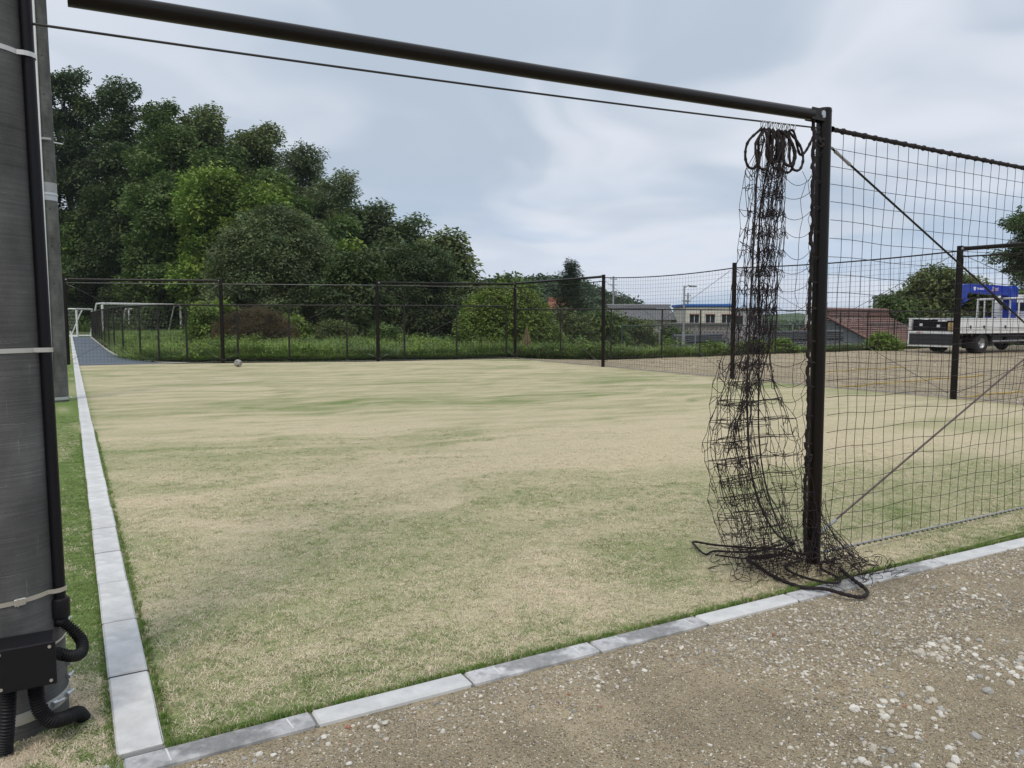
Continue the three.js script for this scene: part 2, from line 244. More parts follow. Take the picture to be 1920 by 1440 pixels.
// gravel lot
const soilTone = (x, z) => { const n = fbm(x * 0.6 + 9, z * 0.6, 4, 95), m = fbm(x * 2.6, z * 2.6, 3, 96), k = 0.92 + (n - 0.5) * 0.36 + (m - 0.5) * 0.16; const q = x > 13 ? 1.16 : 1; return [0.80 * k * q, 0.75 * k * q, 0.60 * k * q]; };
const gravelY = (x, z) => -0.008 + (z > 0.2 || x > 13.2 ? ((fbm(x * 2.2, z * 2.2, 4, 97) - 0.5) * 0.035 + (fbm(x * 9, z * 9, 2, 98) - 0.5) * 0.012) * (x > 13.2 ? 1 : sstep(0.14, 0.5, z)) : 0);
const gravel = struct('gravel_lot', sheet([...lin(-12, -1.5, 12), ...lin(-1.3, 6, 130), ...lin(6.2, 13, 30), ...lin(13.3, 64, 130)], [...lin(0, 0.62, 60), ...lin(0.628, 0.885, 76), ...lin(0.9, 1, 10)], (x, t) => { const z = t < 0.62 ? mix(lotBack(x), 0.1, t / 0.62) : t < 0.885 ? mix(0.1, 3.4, (t - 0.62) / 0.265) : mix(3.4, 24, (t - 0.885) / 0.115); return [x, (x < 12.9 && z < 0.1 ? -0.03 : gravelY(x, z)), z, ...soilTone(x, z)]; }), gravelMat, 'trampled earth and gravel lot outside the court', 'gravel');
// rubber walk at the back corner
{
  const edge = [[-22.99, 2.9], [-23.25, 2.55], [-23.7, 2.2], [-25.2, 1.75], [-27.8, 1.36], [-30.7, 1.22], [-34, 1.17], [-62, 1.13]], rx = (z) => { for (let k = 0; k < edge.length - 1; k++) if (z >= edge[k + 1][0]) return mix(edge[k][1], edge[k + 1][1], clamp((z - edge[k][0]) / (edge[k + 1][0] - edge[k][0]))); return 1.13; };
  const zs = [-22.99, ...lin(-23.1, -24, 9), ...lin(-24.3, -34, 30), ...lin(-35, -62, 14)];
  struct('rubber_path', sheet(lin(0, 1, 6), zs, (t, z) => { const k = 0.92 + (fbm(t * 5, z * 2, 3, 101) - 0.5) * 0.2; return [mix(0.02, rx(z), t), 0.006, z, 0.105 * k, 0.135 * k, 0.165 * k]; }), new THREE.MeshStandardMaterial({ vertexColors: true, roughness: 0.9 }), 'slate blue rubber walkway curving off behind the court', 'path');
  const S = new Shell(); for (let k = 0; k < zs.length - 1; k++) { const a = rx(zs[k]), b = rx(zs[k + 1]); S.quad(S.v(a, 0.02, zs[k]), S.v(a + 0.14, 0.02, zs[k]), S.v(b + 0.14, 0.02, zs[k + 1]), S.v(b, 0.02, zs[k + 1])); S.quad(S.v(a, 0, zs[k]), S.v(a, 0.02, zs[k]), S.v(b, 0.02, zs[k + 1]), S.v(b, 0, zs[k + 1])); }
  struct('path_edging', S.build(), M.leafKerb, 'pale concrete edging along the blue rubber walkway', 'edging');
}

// kerbs of 60 cm blocks
{
  const tones = [[0.745, 0.755, 0.76], [0.71, 0.72, 0.725], [0.78, 0.785, 0.785], [0.73, 0.735, 0.735]].map((c) => new THREE.MeshStandardMaterial({ map: concreteMap, bumpMap: concreteMap, bumpScale: 0.001, color: lc(...c), roughness: 0.85 }));
  const wet = [[0.52, 0.525, 0.53], [0.58, 0.585, 0.59], [0.64, 0.645, 0.65]].map((c) => new THREE.MeshStandardMaterial({ map: wetMap, bumpMap: wetMap, bumpScale: 0.002, color: lc(...c), roughness: 0.75 }));
  const mortar = mat([0.2, 0.2, 0.195], 0.95);
  const jointBed = mat([0.06, 0.055, 0.05], 1);
  const k1 = struct('kerb', null, null, 'long pale concrete kerb between the court and the turf strip', 'kerb');
  const bg = [0, 1, 2].map((v) => { const g = chamferBox(0.139, 0.12, 0.59, 0.006), P = g.attributes.position; for (let q = 0; q < P.count; q++) P.setXYZ(q, P.getX(q) + (hash(q, v, 1) - 0.5) * 0.002, P.getY(q), P.getZ(q) + (hash(q, v, 2) - 0.5) * 0.002); return g; });
  for (let k = 0; k < 70; k++) { const b = part(k1, 'kerb_block', bg[k % 3], tones[Math.floor(hash(k, 3) * 4)]); b.position.set(-0.06 + (hash(k, 5) - 0.5) * 0.005, -0.042 + (hash(k, 6) - 0.5) * 0.004, -0.3 - k * 0.6); b.rotation.y = (hash(k, 7) - 0.5) * 0.004; }
  const jg = chamferBox(0.134, 0.05, 0.0098, 0), jm = mat([0.045, 0.042, 0.038], 1); for (let k = 0; k < 69; k++) part(k1, 'mortar_joint', jg, jm).position.set(-0.061, -0.0105, -0.6 * (k + 1));
  const far = new Shell(); for (let k = 70; k < 162; k++) far.box(-0.06, -0.043, -0.3 - k * 0.6, 0.139, 0.12, 0.59, 0.008);
  part(k1, 'kerb_block_run', far.build(), tones[0], { kind: 'stuff' });
  part(k1, 'joint_bed', chamferBox(0.128, 0.1, 42, 0), jointBed).position.set(-0.06, -0.088, -21);
  const k2 = struct('kerb', null, null, 'concrete edging kerb between the turf court and the gravel', 'kerb');
  const kz = (x) => 0.068 + 0.0036 * Math.max(0, x) ** 2, fg = [0, 1].map(() => chamferBox(0.588, 0.12, 0.098, 0.007));
  const kind = { '-2': wet[0], '-1': wet[1], 0: wet[0], 1: tones[1], 2: wet[2], 3: wet[1], 4: tones[2], 5: wet[2], 6: wet[2], 7: tones[1], 8: tones[0] };
  const smear = chamferBox(0.006, 0.0014, 0.08, 0.0004);
  for (let k = -4; k < 22; k++) {
    const x = 0.178 + k * 0.596, b = part(k2, 'kerb_block', fg[k & 1], kind[k] || (hash(k, 33) < 0.5 ? tones[k & 3] : wet[2])); b.position.set(x, -0.052 + (hash(k, 16) - 0.5) * 0.004, kz(x)); b.rotation.y = -Math.atan(0.0072 * Math.max(0, x));
    if (wet.includes(b.material)) for (const q of [-0.19 + hash(k, 41) * 0.03, 0.2 + hash(k, 43) * 0.03]) { const ms = part(b, 'mortar_smear', smear, tones[2]); ms.position.set(q, 0.0602, 0); ms.rotation.y = (hash(k, 47) - 0.5) * 0.3; }
    const j = part(k2, 'mortar_joint', chamferBox(0.012, 0.1, 0.094, 0), mortar); j.position.set(x + 0.298, -0.052, kz(x + 0.298)); j.rotation.y = b.rotation.y;
  }
  part(k2, 'mortar_joint', chamferBox(0.13, 0.02, 0.016, 0.002), mortar).position.set(-0.055, 0.0, 0.011);
}

// stones lying on the gravel: the largest are pieces of their own, the small ones one mass
{
  const stoneMats = [[0.6, 0.575, 0.51], [0.54, 0.505, 0.43], [0.46, 0.42, 0.345], [0.66, 0.64, 0.58], [0.36, 0.35, 0.325], [0.5, 0.45, 0.38], [0.34, 0.38, 0.4]].map((c) => mat(c, 0.95, 0, { flatShading: true }));
  const brick = mat([0.34, 0.15, 0.1], 0.95, 0, { flatShading: true });
  const stoneGeo = Array.from({ length: 8 }, (_, v) => { const g = new THREE.IcosahedronGeometry(1, v < 4 ? 0 : 1), P = g.attributes.position, f = [0.5, 0.62, 0.72, 0.45][v % 4], e = [1, 0.8, 0.68, 0.9][v % 4]; for (let q = 0; q < P.count; q++) { const x = P.getX(q), y = P.getY(q), z = P.getZ(q), n = (v < 4 ? 0.72 : 0.84) + (v < 4 ? 0.55 : 0.3) * hash(Math.round(x * 9) + v * 31, Math.round(y * 9) * 7 + Math.round(z * 9), v + 2); P.setXYZ(q, x * n, y * n * f, z * n * e); } g.computeVertexNormals(); return g; });
  const spots = [];                                               // x, z, half size
  const cluster = (cx, cz, rx, rz, n, s0, s1) => { for (let k = 0; k < n; k++) { const a = R(0, 6.283), d = Math.sqrt(rnd()); spots.push([cx + Math.cos(a) * d * rx, cz + Math.sin(a) * d * rz, mix(s0, s1, Math.pow(rnd(), 2))]); } };
  cluster(2.97, 0.83, 0.2, 0.09, 60, 0.007, 0.017); cluster(2.97, 1.06, 0.22, 0.08, 50, 0.007, 0.017); cluster(3.35, 0.98, 0.3, 0.12, 20, 0.007, 0.018); cluster(2.36, 1.07, 0.17, 0.12, 36, 0.007, 0.018); cluster(2.13, 1.19, 0.22, 0.12, 30, 0.007, 0.018); cluster(2.3, 1.42, 0.3, 0.1, 24, 0.007, 0.02); cluster(2.6, 0.73, 0.14, 0.06, 13, 0.006, 0.014); cluster(3.45, 0.35, 0.25, 0.06, 16, 0.007, 0.018); cluster(4.1, 0.5, 0.5, 0.14, 26, 0.007, 0.018); cluster(0.55, 0.2, 0.35, 0.04, 26, 0.006, 0.014); cluster(0.3, 0.35, 0.4, 0.1, 14, 0.006, 0.014); cluster(1.3, 0.3, 0.6, 0.12, 16, 0.005, 0.013);
  spots.push([2.18, 0.95, 0.023], [2.55, 1.0, 0.018], [2.72, 1.12, 0.022], [2.0, 1.15, 0.02], [2.95, 0.31, 0.014], [2.15, 1.33, 0.02], [2.35, 1.28, 0.02]);
  spots.sort((a, b) => b[2] - a[2]);
  for (const [x, z, s] of spots.slice(0, 300)) { const h = hash(x * 900, z * 900), m = part(gravel, 'stone', stoneGeo[4 + Math.floor(h * 4)], h > 0.993 ? brick : stoneMats[Math.floor(hash(x * 700, z * 400, 5) * 5.3)]); m.position.set(x, gravelY(x, z) + s * 0.22, z); m.scale.setScalar(s); m.rotation.set(R(-0.25, 0.25), R(0, 6.28), R(-0.25, 0.25)); }
  const pebbles = (n, place, s0, s1, pw) => {
    const per = Math.floor(n / 4), d = new THREE.Object3D(), c = new THREE.Color(), pal = [[0.46, 0.43, 0.355], [0.38, 0.34, 0.27], [0.3, 0.26, 0.195], [0.56, 0.53, 0.46], [0.27, 0.265, 0.245], [0.36, 0.295, 0.215], [0.62, 0.59, 0.525], [0.24, 0.195, 0.135], [0.33, 0.28, 0.205]];
    for (let v = 0; v < 4; v++) {
      const im = new THREE.InstancedMesh(stoneGeo[v], mat([1, 1, 1], 0.95, 0, { flatShading: true }), per); im.name = 'pebbles'; im.userData.kind = 'stuff';
      for (let k = 0; k < per; k++) { const [x, z] = place(), s = s0 + (s1 - s0) * Math.pow(rnd(), pw); d.position.set(x, gravelY(x, z) + s * 0.15, z); d.rotation.set(R(-0.4, 0.4), R(0, 6.28), R(-0.4, 0.4)); d.scale.setScalar(s); d.updateMatrix(); im.setMatrixAt(k, d.matrix); const q = pal[Math.floor(rnd() * pal.length)], b = R(0.8, 1.15); im.setColorAt(k, rnd() > 0.9985 ? c.setRGB(0.34, 0.14, 0.09) : c.setRGB(q[0] * b, q[1] * b, q[2] * b)); }
      gravel.add(im);
    }
  };
  const patchy = (f) => () => { for (;;) { const [x, z] = f(); if (fbm(x * 1.7, z * 1.7, 3, 121) + R(-0.2, 0.2) > 0.44) return [x, z]; } };
  pebbles(100000, () => [R(-0.4, 5.6), 0.14 + Math.pow(rnd(), 1.1) * 1.8], 0.0011, 0.0034, 1.2);
  pebbles(44000, patchy(() => { const z = 0.15 + Math.pow(rnd(), 1.2) * 1.75; return [R(-0.4, 0.2 + 4.5 * (z < 1 ? 1.25 : 1)), z]; }), 0.0014, 0.0085, 3.2);
  pebbles(5200, patchy(() => [R(1.5, 4.4), R(0.25, 1.75)]), 0.0045, 0.0105, 1.6);
  pebbles(9000, patchy(() => [R(3.5, 9), R(0.2, 2)]), 0.003, 0.014, 2.5);
  pebbles(9000, patchy(() => [R(13.2, 34), R(-17.6, 0)]), 0.006, 0.028, 3);
}
// turf fibres close by
{
  const tuft = (n, len, lean, spread, w) => { const S = new Shell(), r = mulberry(n * 13 + 1); for (let k = 0; k < n; k++) { const a = r() * 6.283, x = (r() - 0.5) * spread, z = (r() - 0.5) * spread, L = len * (0.6 + r() * 0.7), e = lean[0] + r() * (lean[1] - lean[0]), b = a + (r() - 0.5) * 0.8, c = Math.cos(a), s = Math.sin(a), wx = -s * w, wz = c * w; const mx = x + c * L * 0.5 * Math.sin(e * 0.7), my = L * 0.5 * Math.cos(e * 0.7), mz = z + s * L * 0.5 * Math.sin(e * 0.7), tx = mx + Math.cos(b) * L * 0.5 * Math.sin(e), ty = my + L * 0.5 * Math.cos(e), tz = mz + Math.sin(b) * L * 0.5 * Math.sin(e); const A = S.v(x - wx, -0.002, z - wz), B = S.v(x + wx, -0.002, z + wz), C = S.v(mx + wx, my, mz + wz), D = S.v(mx - wx, my, mz - wz), T = S.v(tx, ty, tz); S.quad(A, B, C, D); S.tri(D, C, T); } return S.build(); };
  const flatTuft = tuft(11, 0.02, [1.25, 1.54], 0.05, 0.0008), edgeTuft = tuft(9, 0.019, [0.1, 0.8], 0.02, 0.0009);
  const blades = (name, geo, pts, label) => { const im = new THREE.InstancedMesh(geo, mat([1, 1, 1], 0.8), pts.length), d = new THREE.Object3D(), c = new THREE.Color(); im.name = name; im.userData = { kind: 'stuff', label, category: 'grass' }; pts.forEach(([x, y, z, s, r, g, b], k) => { d.position.set(x, y, z); d.rotation.set(0, R(0, 6.28), 0); d.scale.setScalar(s); d.updateMatrix(); im.setMatrixAt(k, d.matrix); im.setColorAt(k, c.setRGB(r, g, b)); }); scene.add(im); };
  const tint = (g) => { const u = rnd(); if (u > g * 0.95) { const k = R(0.8, 1.15); return [0.7 * k, 0.605 * k, 0.45 * k]; } const k = R(0.7, 1.3); return [0.16 * k, 0.235 * k, 0.06 * k]; };
  const pts = [];
  for (let k = 0; k < 90000; k++) { const z = -8.5 * Math.pow(rnd(), 1.35), x = R(0.015, 9), d = Math.hypot(x + 0.2, z - 2.6); if (rnd() > 1.25 - d / 8.2) continue; pts.push([x, 0.001, z, R(0.8, 1.25), ...tint(greenness(x, z))]); }
  for (let k = 0; k < 15000; k++) { const z = 0.1 - 10 * Math.pow(rnd(), 1.5), x = R(-0.75, -0.14); if (rnd() > 1.3 + z / 9) continue; if (Math.hypot(x + 0.45, z + 0.445) < 0.19) continue; pts.push([x, 0.002, z, R(0.8, 1.25), ...tint(greenness(x, z))]); }
  blades('turf_fibres', flatTuft, pts, 'fine sandy and green plastic fibres lying across the court turf');
  const ed = [], green = () => { const k = R(0.7, 1.25); return rnd() < 0.14 ? [0.5 * k, 0.42 * k, 0.28 * k] : [0.15 * k, 0.25 * k, 0.05 * k]; };
  for (let k = 0; k < 3600; k++) { const x = R(0.02, 9); ed.push([x, 0, 0.012 + 0.0036 * x * x - Math.abs(R(-1, 1) * R(0, 0.035)), R(0.7, 1.2), ...green()]); }
  for (let k = 0; k < 1300; k++) { const z = -8 * Math.pow(rnd(), 1.4); ed.push([0.016 + Math.abs(R(-1, 1) * R(0, 0.03)), 0, z, R(0.6, 1.1), ...green()]); }
  for (let k = 0; k < 2000; k++) { const z = 0.1 - 8 * Math.pow(rnd(), 1.4); ed.push([-0.137 - Math.abs(R(-1, 1) * R(0, 0.02)), 0, z, R(0.5, 0.9), ...green()]); }
  blades('turf_fringe', edgeTuft, ed, 'bright green turf fringe standing along the kerb edges');
}

// ───────────────────────── concrete poles ─────────────────────────
function poleShaft(r0, h) { const S = new Shell(), n = 48, m = 24; for (let j = 0; j <= m; j++) for (let i = 0; i <= n; i++) { const y = h * j / m, r = r0 - y / 150, a = i / n * 6.28318; S.v(Math.cos(a) * r, y, Math.sin(a) * r, i / n, y); } for (let j = 0; j < m; j++) for (let i = 0; i < n; i++) { const a = j * (n + 1) + i; S.quad(a, a + n + 1, a + n + 2, a + 1); } return S.build(); }
const ringBand = (r, h, t) => { const P = [[r, -h / 2], [r + t, -h / 2], [r + t, h / 2], [r, h / 2], [r, -h / 2]].map((p) => new THREE.Vector2(...p)); return new THREE.LatheGeometry(P, 40); };
const ribbed = (pts, r, pitch, sides = 12) => { const S = new Shell(), n = pts.length; S.tube(pts, (k) => r + [0.0034, 0.0034, -0.0018, -0.0018][k % 4], sides, true); return S.build(); };
const bolt = (r, h) => { const S = new Shell(); S.add(cyl(r, r, h, 6)); S.add(cyl(r * 0.55, r * 0.55, h * 2.2, 10), 0, h, 0); return S.build(true); };
{
  const p = thing('concrete_pole', 'thick concrete pole strapped with black conduit and a black junction box', 'pole', [-0.45, 0, -0.445], 0, 'concrete poles on the turf strip');
  part(p, 'shaft', poleShaft(0.19, 11), poleMat).rotation.y = 2.2;
  const ca = 0.47, cr = (y) => 0.2045 - y / 150, cx = (y) => Math.cos(ca) * cr(y), cz = (y) => Math.sin(ca) * cr(y);
  part(p, 'conduit', new Shell().tube(lin(0.42, 9.5, 40).map((y) => [cx(y), y, cz(y)]), 0.0188, 18).build(), M.blackGloss);
  const cp = new Shell(); cp.tube([[cx(.4), 0.365, cz(.4)], [cx(.4), 0.373, cz(.4)], [cx(.4), 0.432, cz(.4)], [cx(.4), 0.438, cz(.4)]], (k) => [0.02, 0.029, 0.029, 0.021][k], 16, true); cp.tube([[cx(.4), 0.342, cz(.4)], [cx(.4), 0.366, cz(.4)]], 0.022, 16, true);
  part(p, 'coupling', cp.build(), M.black);
  const strap = (y, tilt) => { const pts = []; for (let k = 0; k <= 120; k++) { const a = k / 120 * 6.28318; let r = 0.1915 - y / 150; let da = Math.abs(((a - ca + 9.42478) % 6.28318) - 3.14159); const bulge = 0.0328; if (da < 0.19) r = r + bulge * Math.pow(Math.cos(da / 0.19 * 1.5708), 0.5); pts.push([Math.cos(a) * r, y + Math.sin(a + 0.6) * tilt, Math.sin(a) * r]); } const S = new Shell(), w = 0.0075; pts.forEach((q, k) => { const b = S.n; S.v(q[0], q[1] - w, q[2]); S.v(q[0], q[1] + w, q[2]); S.v(q[0] * 1.008, q[1] + w, q[2] * 1.008); S.v(q[0] * 1.008, q[1] - w, q[2] * 1.008); if (k) { S.quad(b - 1, b + 3, b + 2, b - 2); S.quad(b - 2, b + 2, b + 1, b - 3); S.quad(b - 4, b, b + 3, b - 1); } }); return S.build(true); };
  for (const [y, t, ba] of [[2.224, 0.008, 2.0], [1.281, 0.004, 1.5], [0.467, 0.004, 1.2], [3.9, 0.01, 2]]) {
    const s = part(p, 'steel_strap', strap(y, t), M.stainless), r = 0.197 - y / 150, bk = new Shell(); bk.box(0, 0, 0, 0.034, 0.024, 0.008, 0.002); bk.box(0.012, 0.001, 0.005, 0.006, 0.02, 0.006, 0.001); bk.box(-0.008, 0.001, 0.005, 0.004, 0.028, 0.004, 0.001);
    const b = part(s, 'buckle', bk.build(true), M.stainless); b.position.set(Math.cos(ba) * r, y + Math.sin(ba + 0.6) * t, Math.sin(ba) * r); b.rotation.y = Math.PI / 2 - ba;
  }
  // junction box on the side facing the lot
  const jb = part(p, 'junction_box', new RoundedBoxGeometry(0.158, 0.132, 0.11, 2, 0.006), M.black); jb.position.set(0.083, 0.303, 0.25);
  part(jb, 'lid', new RoundedBoxGeometry(0.166, 0.14, 0.018, 2, 0.005), M.black).position.set(0, 0, 0.062);
  const sg = new Shell(); sg.add(cyl(0.0048, 0.0055, 0.004, 12), 0, 0, 0, Math.PI / 2); for (const sx of [-1, 1]) for (const sy of [-1, 1]) part(jb, 'screw', sg.build(), M.stainless).position.set(sx * 0.0665, sy * 0.055, 0.072);
  part(jb, 'bracket', chamferBox(0.09, 0.1, 0.03, 0.002), M.galvDull).position.set(-0.03, 0, -0.062);
  // corrugated hoses
  const hose = (pts, r) => part(p, 'corrugated_hose', ribbed(curve(pts, Math.round(new THREE.CatmullRomCurve3(pts.map((q) => new THREE.Vector3(...q))).getLength() / 0.0023)), r), M.black);
  hose([[cx(.4), 0.355, cz(.4)], [0.214, 0.32, 0.108], [0.238, 0.287, 0.14], [0.234, 0.268, 0.19], [0.206, 0.281, 0.236], [0.165, 0.308, 0.256]], 0.0165);
  const ng = new Shell(); ng.add(cyl(0.021, 0.021, 0.016, 8), 0, 0, 0, 0, 0, Math.PI / 2); ng.add(cyl(0.017, 0.017, 0.03, 14), -0.012, 0, 0, 0, 0, Math.PI / 2);
  part(p, 'hose_nut', ng.build(true), M.black).position.set(0.17, 0.306, 0.255);
  hose([[0.03, 0.24, 0.255], [0.028, 0.18, 0.262], [0.02, 0.1, 0.262], [0.012, 0.03, 0.25], [0.01, -0.03, 0.245]], 0.021);
  hose([[0.105, 0.24, 0.255], [0.105, 0.19, 0.262], [0.115, 0.135, 0.275], [0.142, 0.096, 0.275], [0.18, 0.072, 0.23], [0.216, 0.05, 0.165], [0.238, -0.02, 0.09]], 0.021);
  const rg = part(p, 'earth_band', ringBand(0.191, 0.038, 0.003), M.galv); rg.position.y = 0.078; rg.rotation.z = 0.02;
  const lug = new Shell(); lug.box(0, 0, 0, 0.03, 0.036, 0.05, 0.002); part(p, 'band_lug', lug.build(true), M.galv).position.set(0.12, 0.08, 0.166);
  for (const [a, y, r] of [[0.3, 0.078, 0.0085], [0.2, 0.135, 0.008], [0.16, 0.18, 0.009], [0.12, 0.33, 0.007], [0.7, 0.085, 0.009]]) { const b = part(p, 'bolt', bolt(r, 0.016), M.galv); b.position.set(Math.cos(a) * 0.198, y, Math.sin(a) * 0.198); b.rotation.set(Math.PI / 2, 0, -Math.PI / 2 + 0.2); b.rotation.order = 'YXZ'; b.rotation.y = Math.PI / 2 - a; }
  part(p, 'rubber_band', ringBand(0.1895, 0.007, 0.0022), M.leafKerb).position.y = 0.285;
}
{
  const p = thing('concrete_pole', 'concrete pole with white pipe and steel collar beside the kerb', 'pole', [-0.44, 0, -12.2], 0, 'concrete poles on the turf strip');
  part(p, 'shaft', poleShaft(0.19, 12), poleMat).rotation.y = 0.7;
  part(p, 'white_pipe', new Shell().tube(lin(0.5, 11, 10).map((y) => [-0.03, y, 0.215 - y / 150]), 0.016, 10).build(), M.white);
  const col = part(p, 'collar', ringBand(0.166, 0.13, 0.003), M.galv); col.position.y = 3.35; part(col, 'rim', ringBand(0.166, 0.03, 0.012), M.galv).position.y = 0.03; part(p, 'sleeve', ringBand(0.165, 0.3, 0.0025), M.galvDull).position.y = 3.42;
  part(p, 'foot_band', ringBand(0.19, 0.05, 0.004), M.galv).position.y = 0.06; const fb = part(p, 'bolt', bolt(0.014, 0.03), M.galv); fb.position.set(0.22, 0.06, 0.02); fb.rotation.z = -1.57;
  for (const y of [6.6, 4.25]) part(p, 'pipe_clamp', chamferBox(0.2, 0.035, 0.03, 0.004), M.galvDull).position.set(0.02, y, 0.205 - y / 150);
  const st = part(p, 'step_bolt', cyl(0.012, 0.012, 0.16, 8), M.galv); st.position.set(0.2, 4.22, 0.05); st.rotation.z = 1.45;
  for (let k = 0; k < 7; k++) { const y = 1.95 + k * 0.6, a = 1.25, r = 0.19 - y / 150, h = part(p, 'bolt_hole', cyl(0.013, 0.013, 0.006, 10), M.steelDark); h.position.set(Math.cos(a) * r, y, Math.sin(a) * r); h.rotation.set(Math.PI / 2, 0, -0.3); }
  const l = thing('spike_light', 'small black spike lamp beside the second concrete pole', 'lamp', [-0.36, 0, -21.6]);
  part(l, 'stake', cyl(0.018, 0.015, 0.42, 8), M.black).position.y = 0.2; part(l, 'head', chamferBox(0.16, 0.2, 0.14, 0.02), M.black).position.y = 0.48;
}

// ───────────────────────── court enclosure: posts, bars, cables, nets ─────────────────────────
function post(x, z, h, r, lean, label, group, extra) {
  const p = thing('fence_post', label, 'post', [x, 0, z], 0, group);
  part(p, 'tube', new Shell().tube([[0, -0.05, 0], [lean[0] * 0.5, h / 2, lean[1] * 0.5], [lean[0], h - 0.012, lean[1]]], r, 24).build(), M.brown);
  const c = new Shell(); c.add(cyl(r * 0.96, r * 1.04, 0.016, 24), lean[0], h - 0.006, lean[1]); part(p, 'cap', c.build(), M.brown);
  for (const y of [0.1, h - 0.2]) { const t = new THREE.TorusGeometry(0.016, 0.004, 6, 12), e = part(p, 'eye_bolt', t, M.galvDull); e.position.set(r + 0.014 + lean[0] * y / h, y, lean[1] * y / h); e.rotation.x = 1.57; }
  return p;
}
const gp = 'brown steel posts around the court';
post(3.41, -0.22, 2.515, 0.0395, [-0.02, -0.01], 'brown steel post standing beside the gathered net', gp);
post(8.4, -0.3, 2.52, 0.0395, [0, 0], 'brown steel post at the far end of the taut net along the gravel', gp);
for (const [z, h, l] of [[-0.3, 2.6, 'at the end of the lot side of the court'], [-5.0, 2.6, 'holding the top bar nearest the truck'], [-10.1, 2.63, 'between two sagging nets on the lot side of the court'], [-15.03, 2.6, 'ending the top bar on the lot side of the court']]) post(12.93, z, h, 0.05, [-0.01, 0], 'brown steel post ' + l, gp);
for (const [x, z, h, l] of [[12.99, -20.12, 2.6, 'at the back corner of the court by the round green bush'], [8.32, -20.78, 2.55, 'at the back of the court in front of the leafy trees'], [3.87, -22.32, 2.57, 'at the back of the court close to the ball'], [-0.26, -23.74, 2.57, 'at the back of the court beside the blue rubber walkway']]) post(x, z, h, 0.05, [0, 0], 'brown steel post ' + l, gp);

function bar(a, b, r, label) {
  const t = thing('top_bar', label, 'bar', a, 0, 'brown top bars over the court openings'), d = [b[0] - a[0], b[1] - a[1], b[2] - a[2]], L = Math.hypot(...d), u = d.map((v) => v / L), at = (s) => u.map((v) => v * s);
  part(t, 'tube', new Shell().tube([at(a[0] === -0.22 ? 0.055 : 0.1), at(L * 0.5).map((v, k) => k === 1 ? v - 0.004 : v), at(L - 0.1)], r, 20, true).build(), M.brown);
  for (const s of a[0] === -0.22 ? [L - 0.06] : [0.06, L - 0.06]) { const q = at(s), S = new Shell(); for (const e of [-1, 1]) S.box(0, 0, e * r * 0.72, 0.13, r * 2.1, 0.006, 0.001); const k = part(t, 'bracket', S.build(true), M.brownDull); k.position.set(...q); k.rotation.y = Math.atan2(-u[2], u[0]); const g = new Shell(); g.add(cyl(0.014, 0.014, r * 2.1, 6), 0, 0, 0, Math.PI / 2); g.add(cyl(0.02, 0.02, r * 1.7, 12), 0.01, 0, 0, Math.PI / 2); part(k, 'bolt', g.build(true), M.galv).position.set(s < 1 ? -0.015 : 0.015, 0.004, 0); }
  return t;
}
{ const lb = bar([-0.22, 2.388, -0.22], [3.385, 2.475, -0.225], 0.03, 'long brown top bar spanning the opening from thick concrete pole to brown post');
  part(lb, 'pole_band', ringBand(0.173, 0.05, 0.004), M.galvDull).position.set(-0.23, 0.15, -0.225);
  const ha = part(lb, 'hanger_arm', chamferBox(0.24, 0.045, 0.012, 0.002), M.brownDull); ha.position.set(0.0, 0.15, -0.06); ha.rotation.y = -0.72;
  part(lb, 'hanger_tab', chamferBox(0.045, 0.16, 0.01, 0.002), M.brownDull).position.set(0.085, 0.095, 0.012); }
bar([12.92, 2.55, -5.0], [12.92, 2.55, -0.3], 0.035, 'brown top bar on the lot side of the court beyond the truck-side post');
bar([12.93, 2.55, -15.03], [12.99, 2.55, -20.12], 0.035, 'brown top bar running to the back corner post of the court');
bar([8.32, 2.5, -20.78], [12.99, 2.53, -20.12], 0.035, 'brown top bar along the back of the court before the round bush');
bar([-0.26, 2.52, -23.74], [3.87, 2.52, -22.32], 0.035, 'brown top bar along the back of the court over the blue walkway');

function cable(name, a, b, r, m, label, group, sag = 0, ends = false) {
  const t = thing(name, label, 'cable', a, 0, group), d = [b[0] - a[0], b[1] - a[1], b[2] - a[2]], L = Math.hypot(...d), pts = lin(0, 1, sag ? 24 : 2).map((k) => [d[0] * k, d[1] * k - 4 * sag * k * (1 - k), d[2] * k]);
  part(t, 'strand', new Shell().tube(pts, r, 8).build(), m);
  if (ends) for (const k of r > 0.006 ? [0.024, 0.976] : [0.045, 0.955]) { const u = d.map((v) => v / L), S = new Shell(), q = d.map((v) => v * k); S.tube([-0.075, -0.07, -0.03, 0.03, 0.07, 0.075].map((s) => q.map((v, i) => v + u[i] * s)), (i) => [r, r * 1.7, r * 1.35, r * 1.35, r * 1.7, r][i], 8, true); part(t, 'turnbuckle', S.build(), r > 0.006 ? M.galvDull : M.wireGrey); }
  return t;
}
cable('guide_wire', [-0.268, 2.333, -0.36], [3.39, 2.41, -0.222], 0.0045, M.wire, 'thin steel guide wire strung under the long top bar', undefined, 0.012);
cable('brace_cable', [3.45, 2.33, -0.24], [8.38, 0.1, -0.3], 0.0062, M.brownDull, 'diagonal brace cable dropping from the post beside the gathered net', 'brace cables of the taut net', 0, true);
cable('brace_cable', [3.46, 0.13, -0.255], [8.38, 2.3, -0.315], 0.0062, mat([0.12, 0.09, 0.08], 0.5, 0.2), 'diagonal brace cable rising from the foot of the post beside the gathered net', 'brace cables of the taut net', 0, true);
const lotZ = [-0.3, -5.0, -10.1, -15.03, -20.1], far = 'brace cables crossing the far nets';
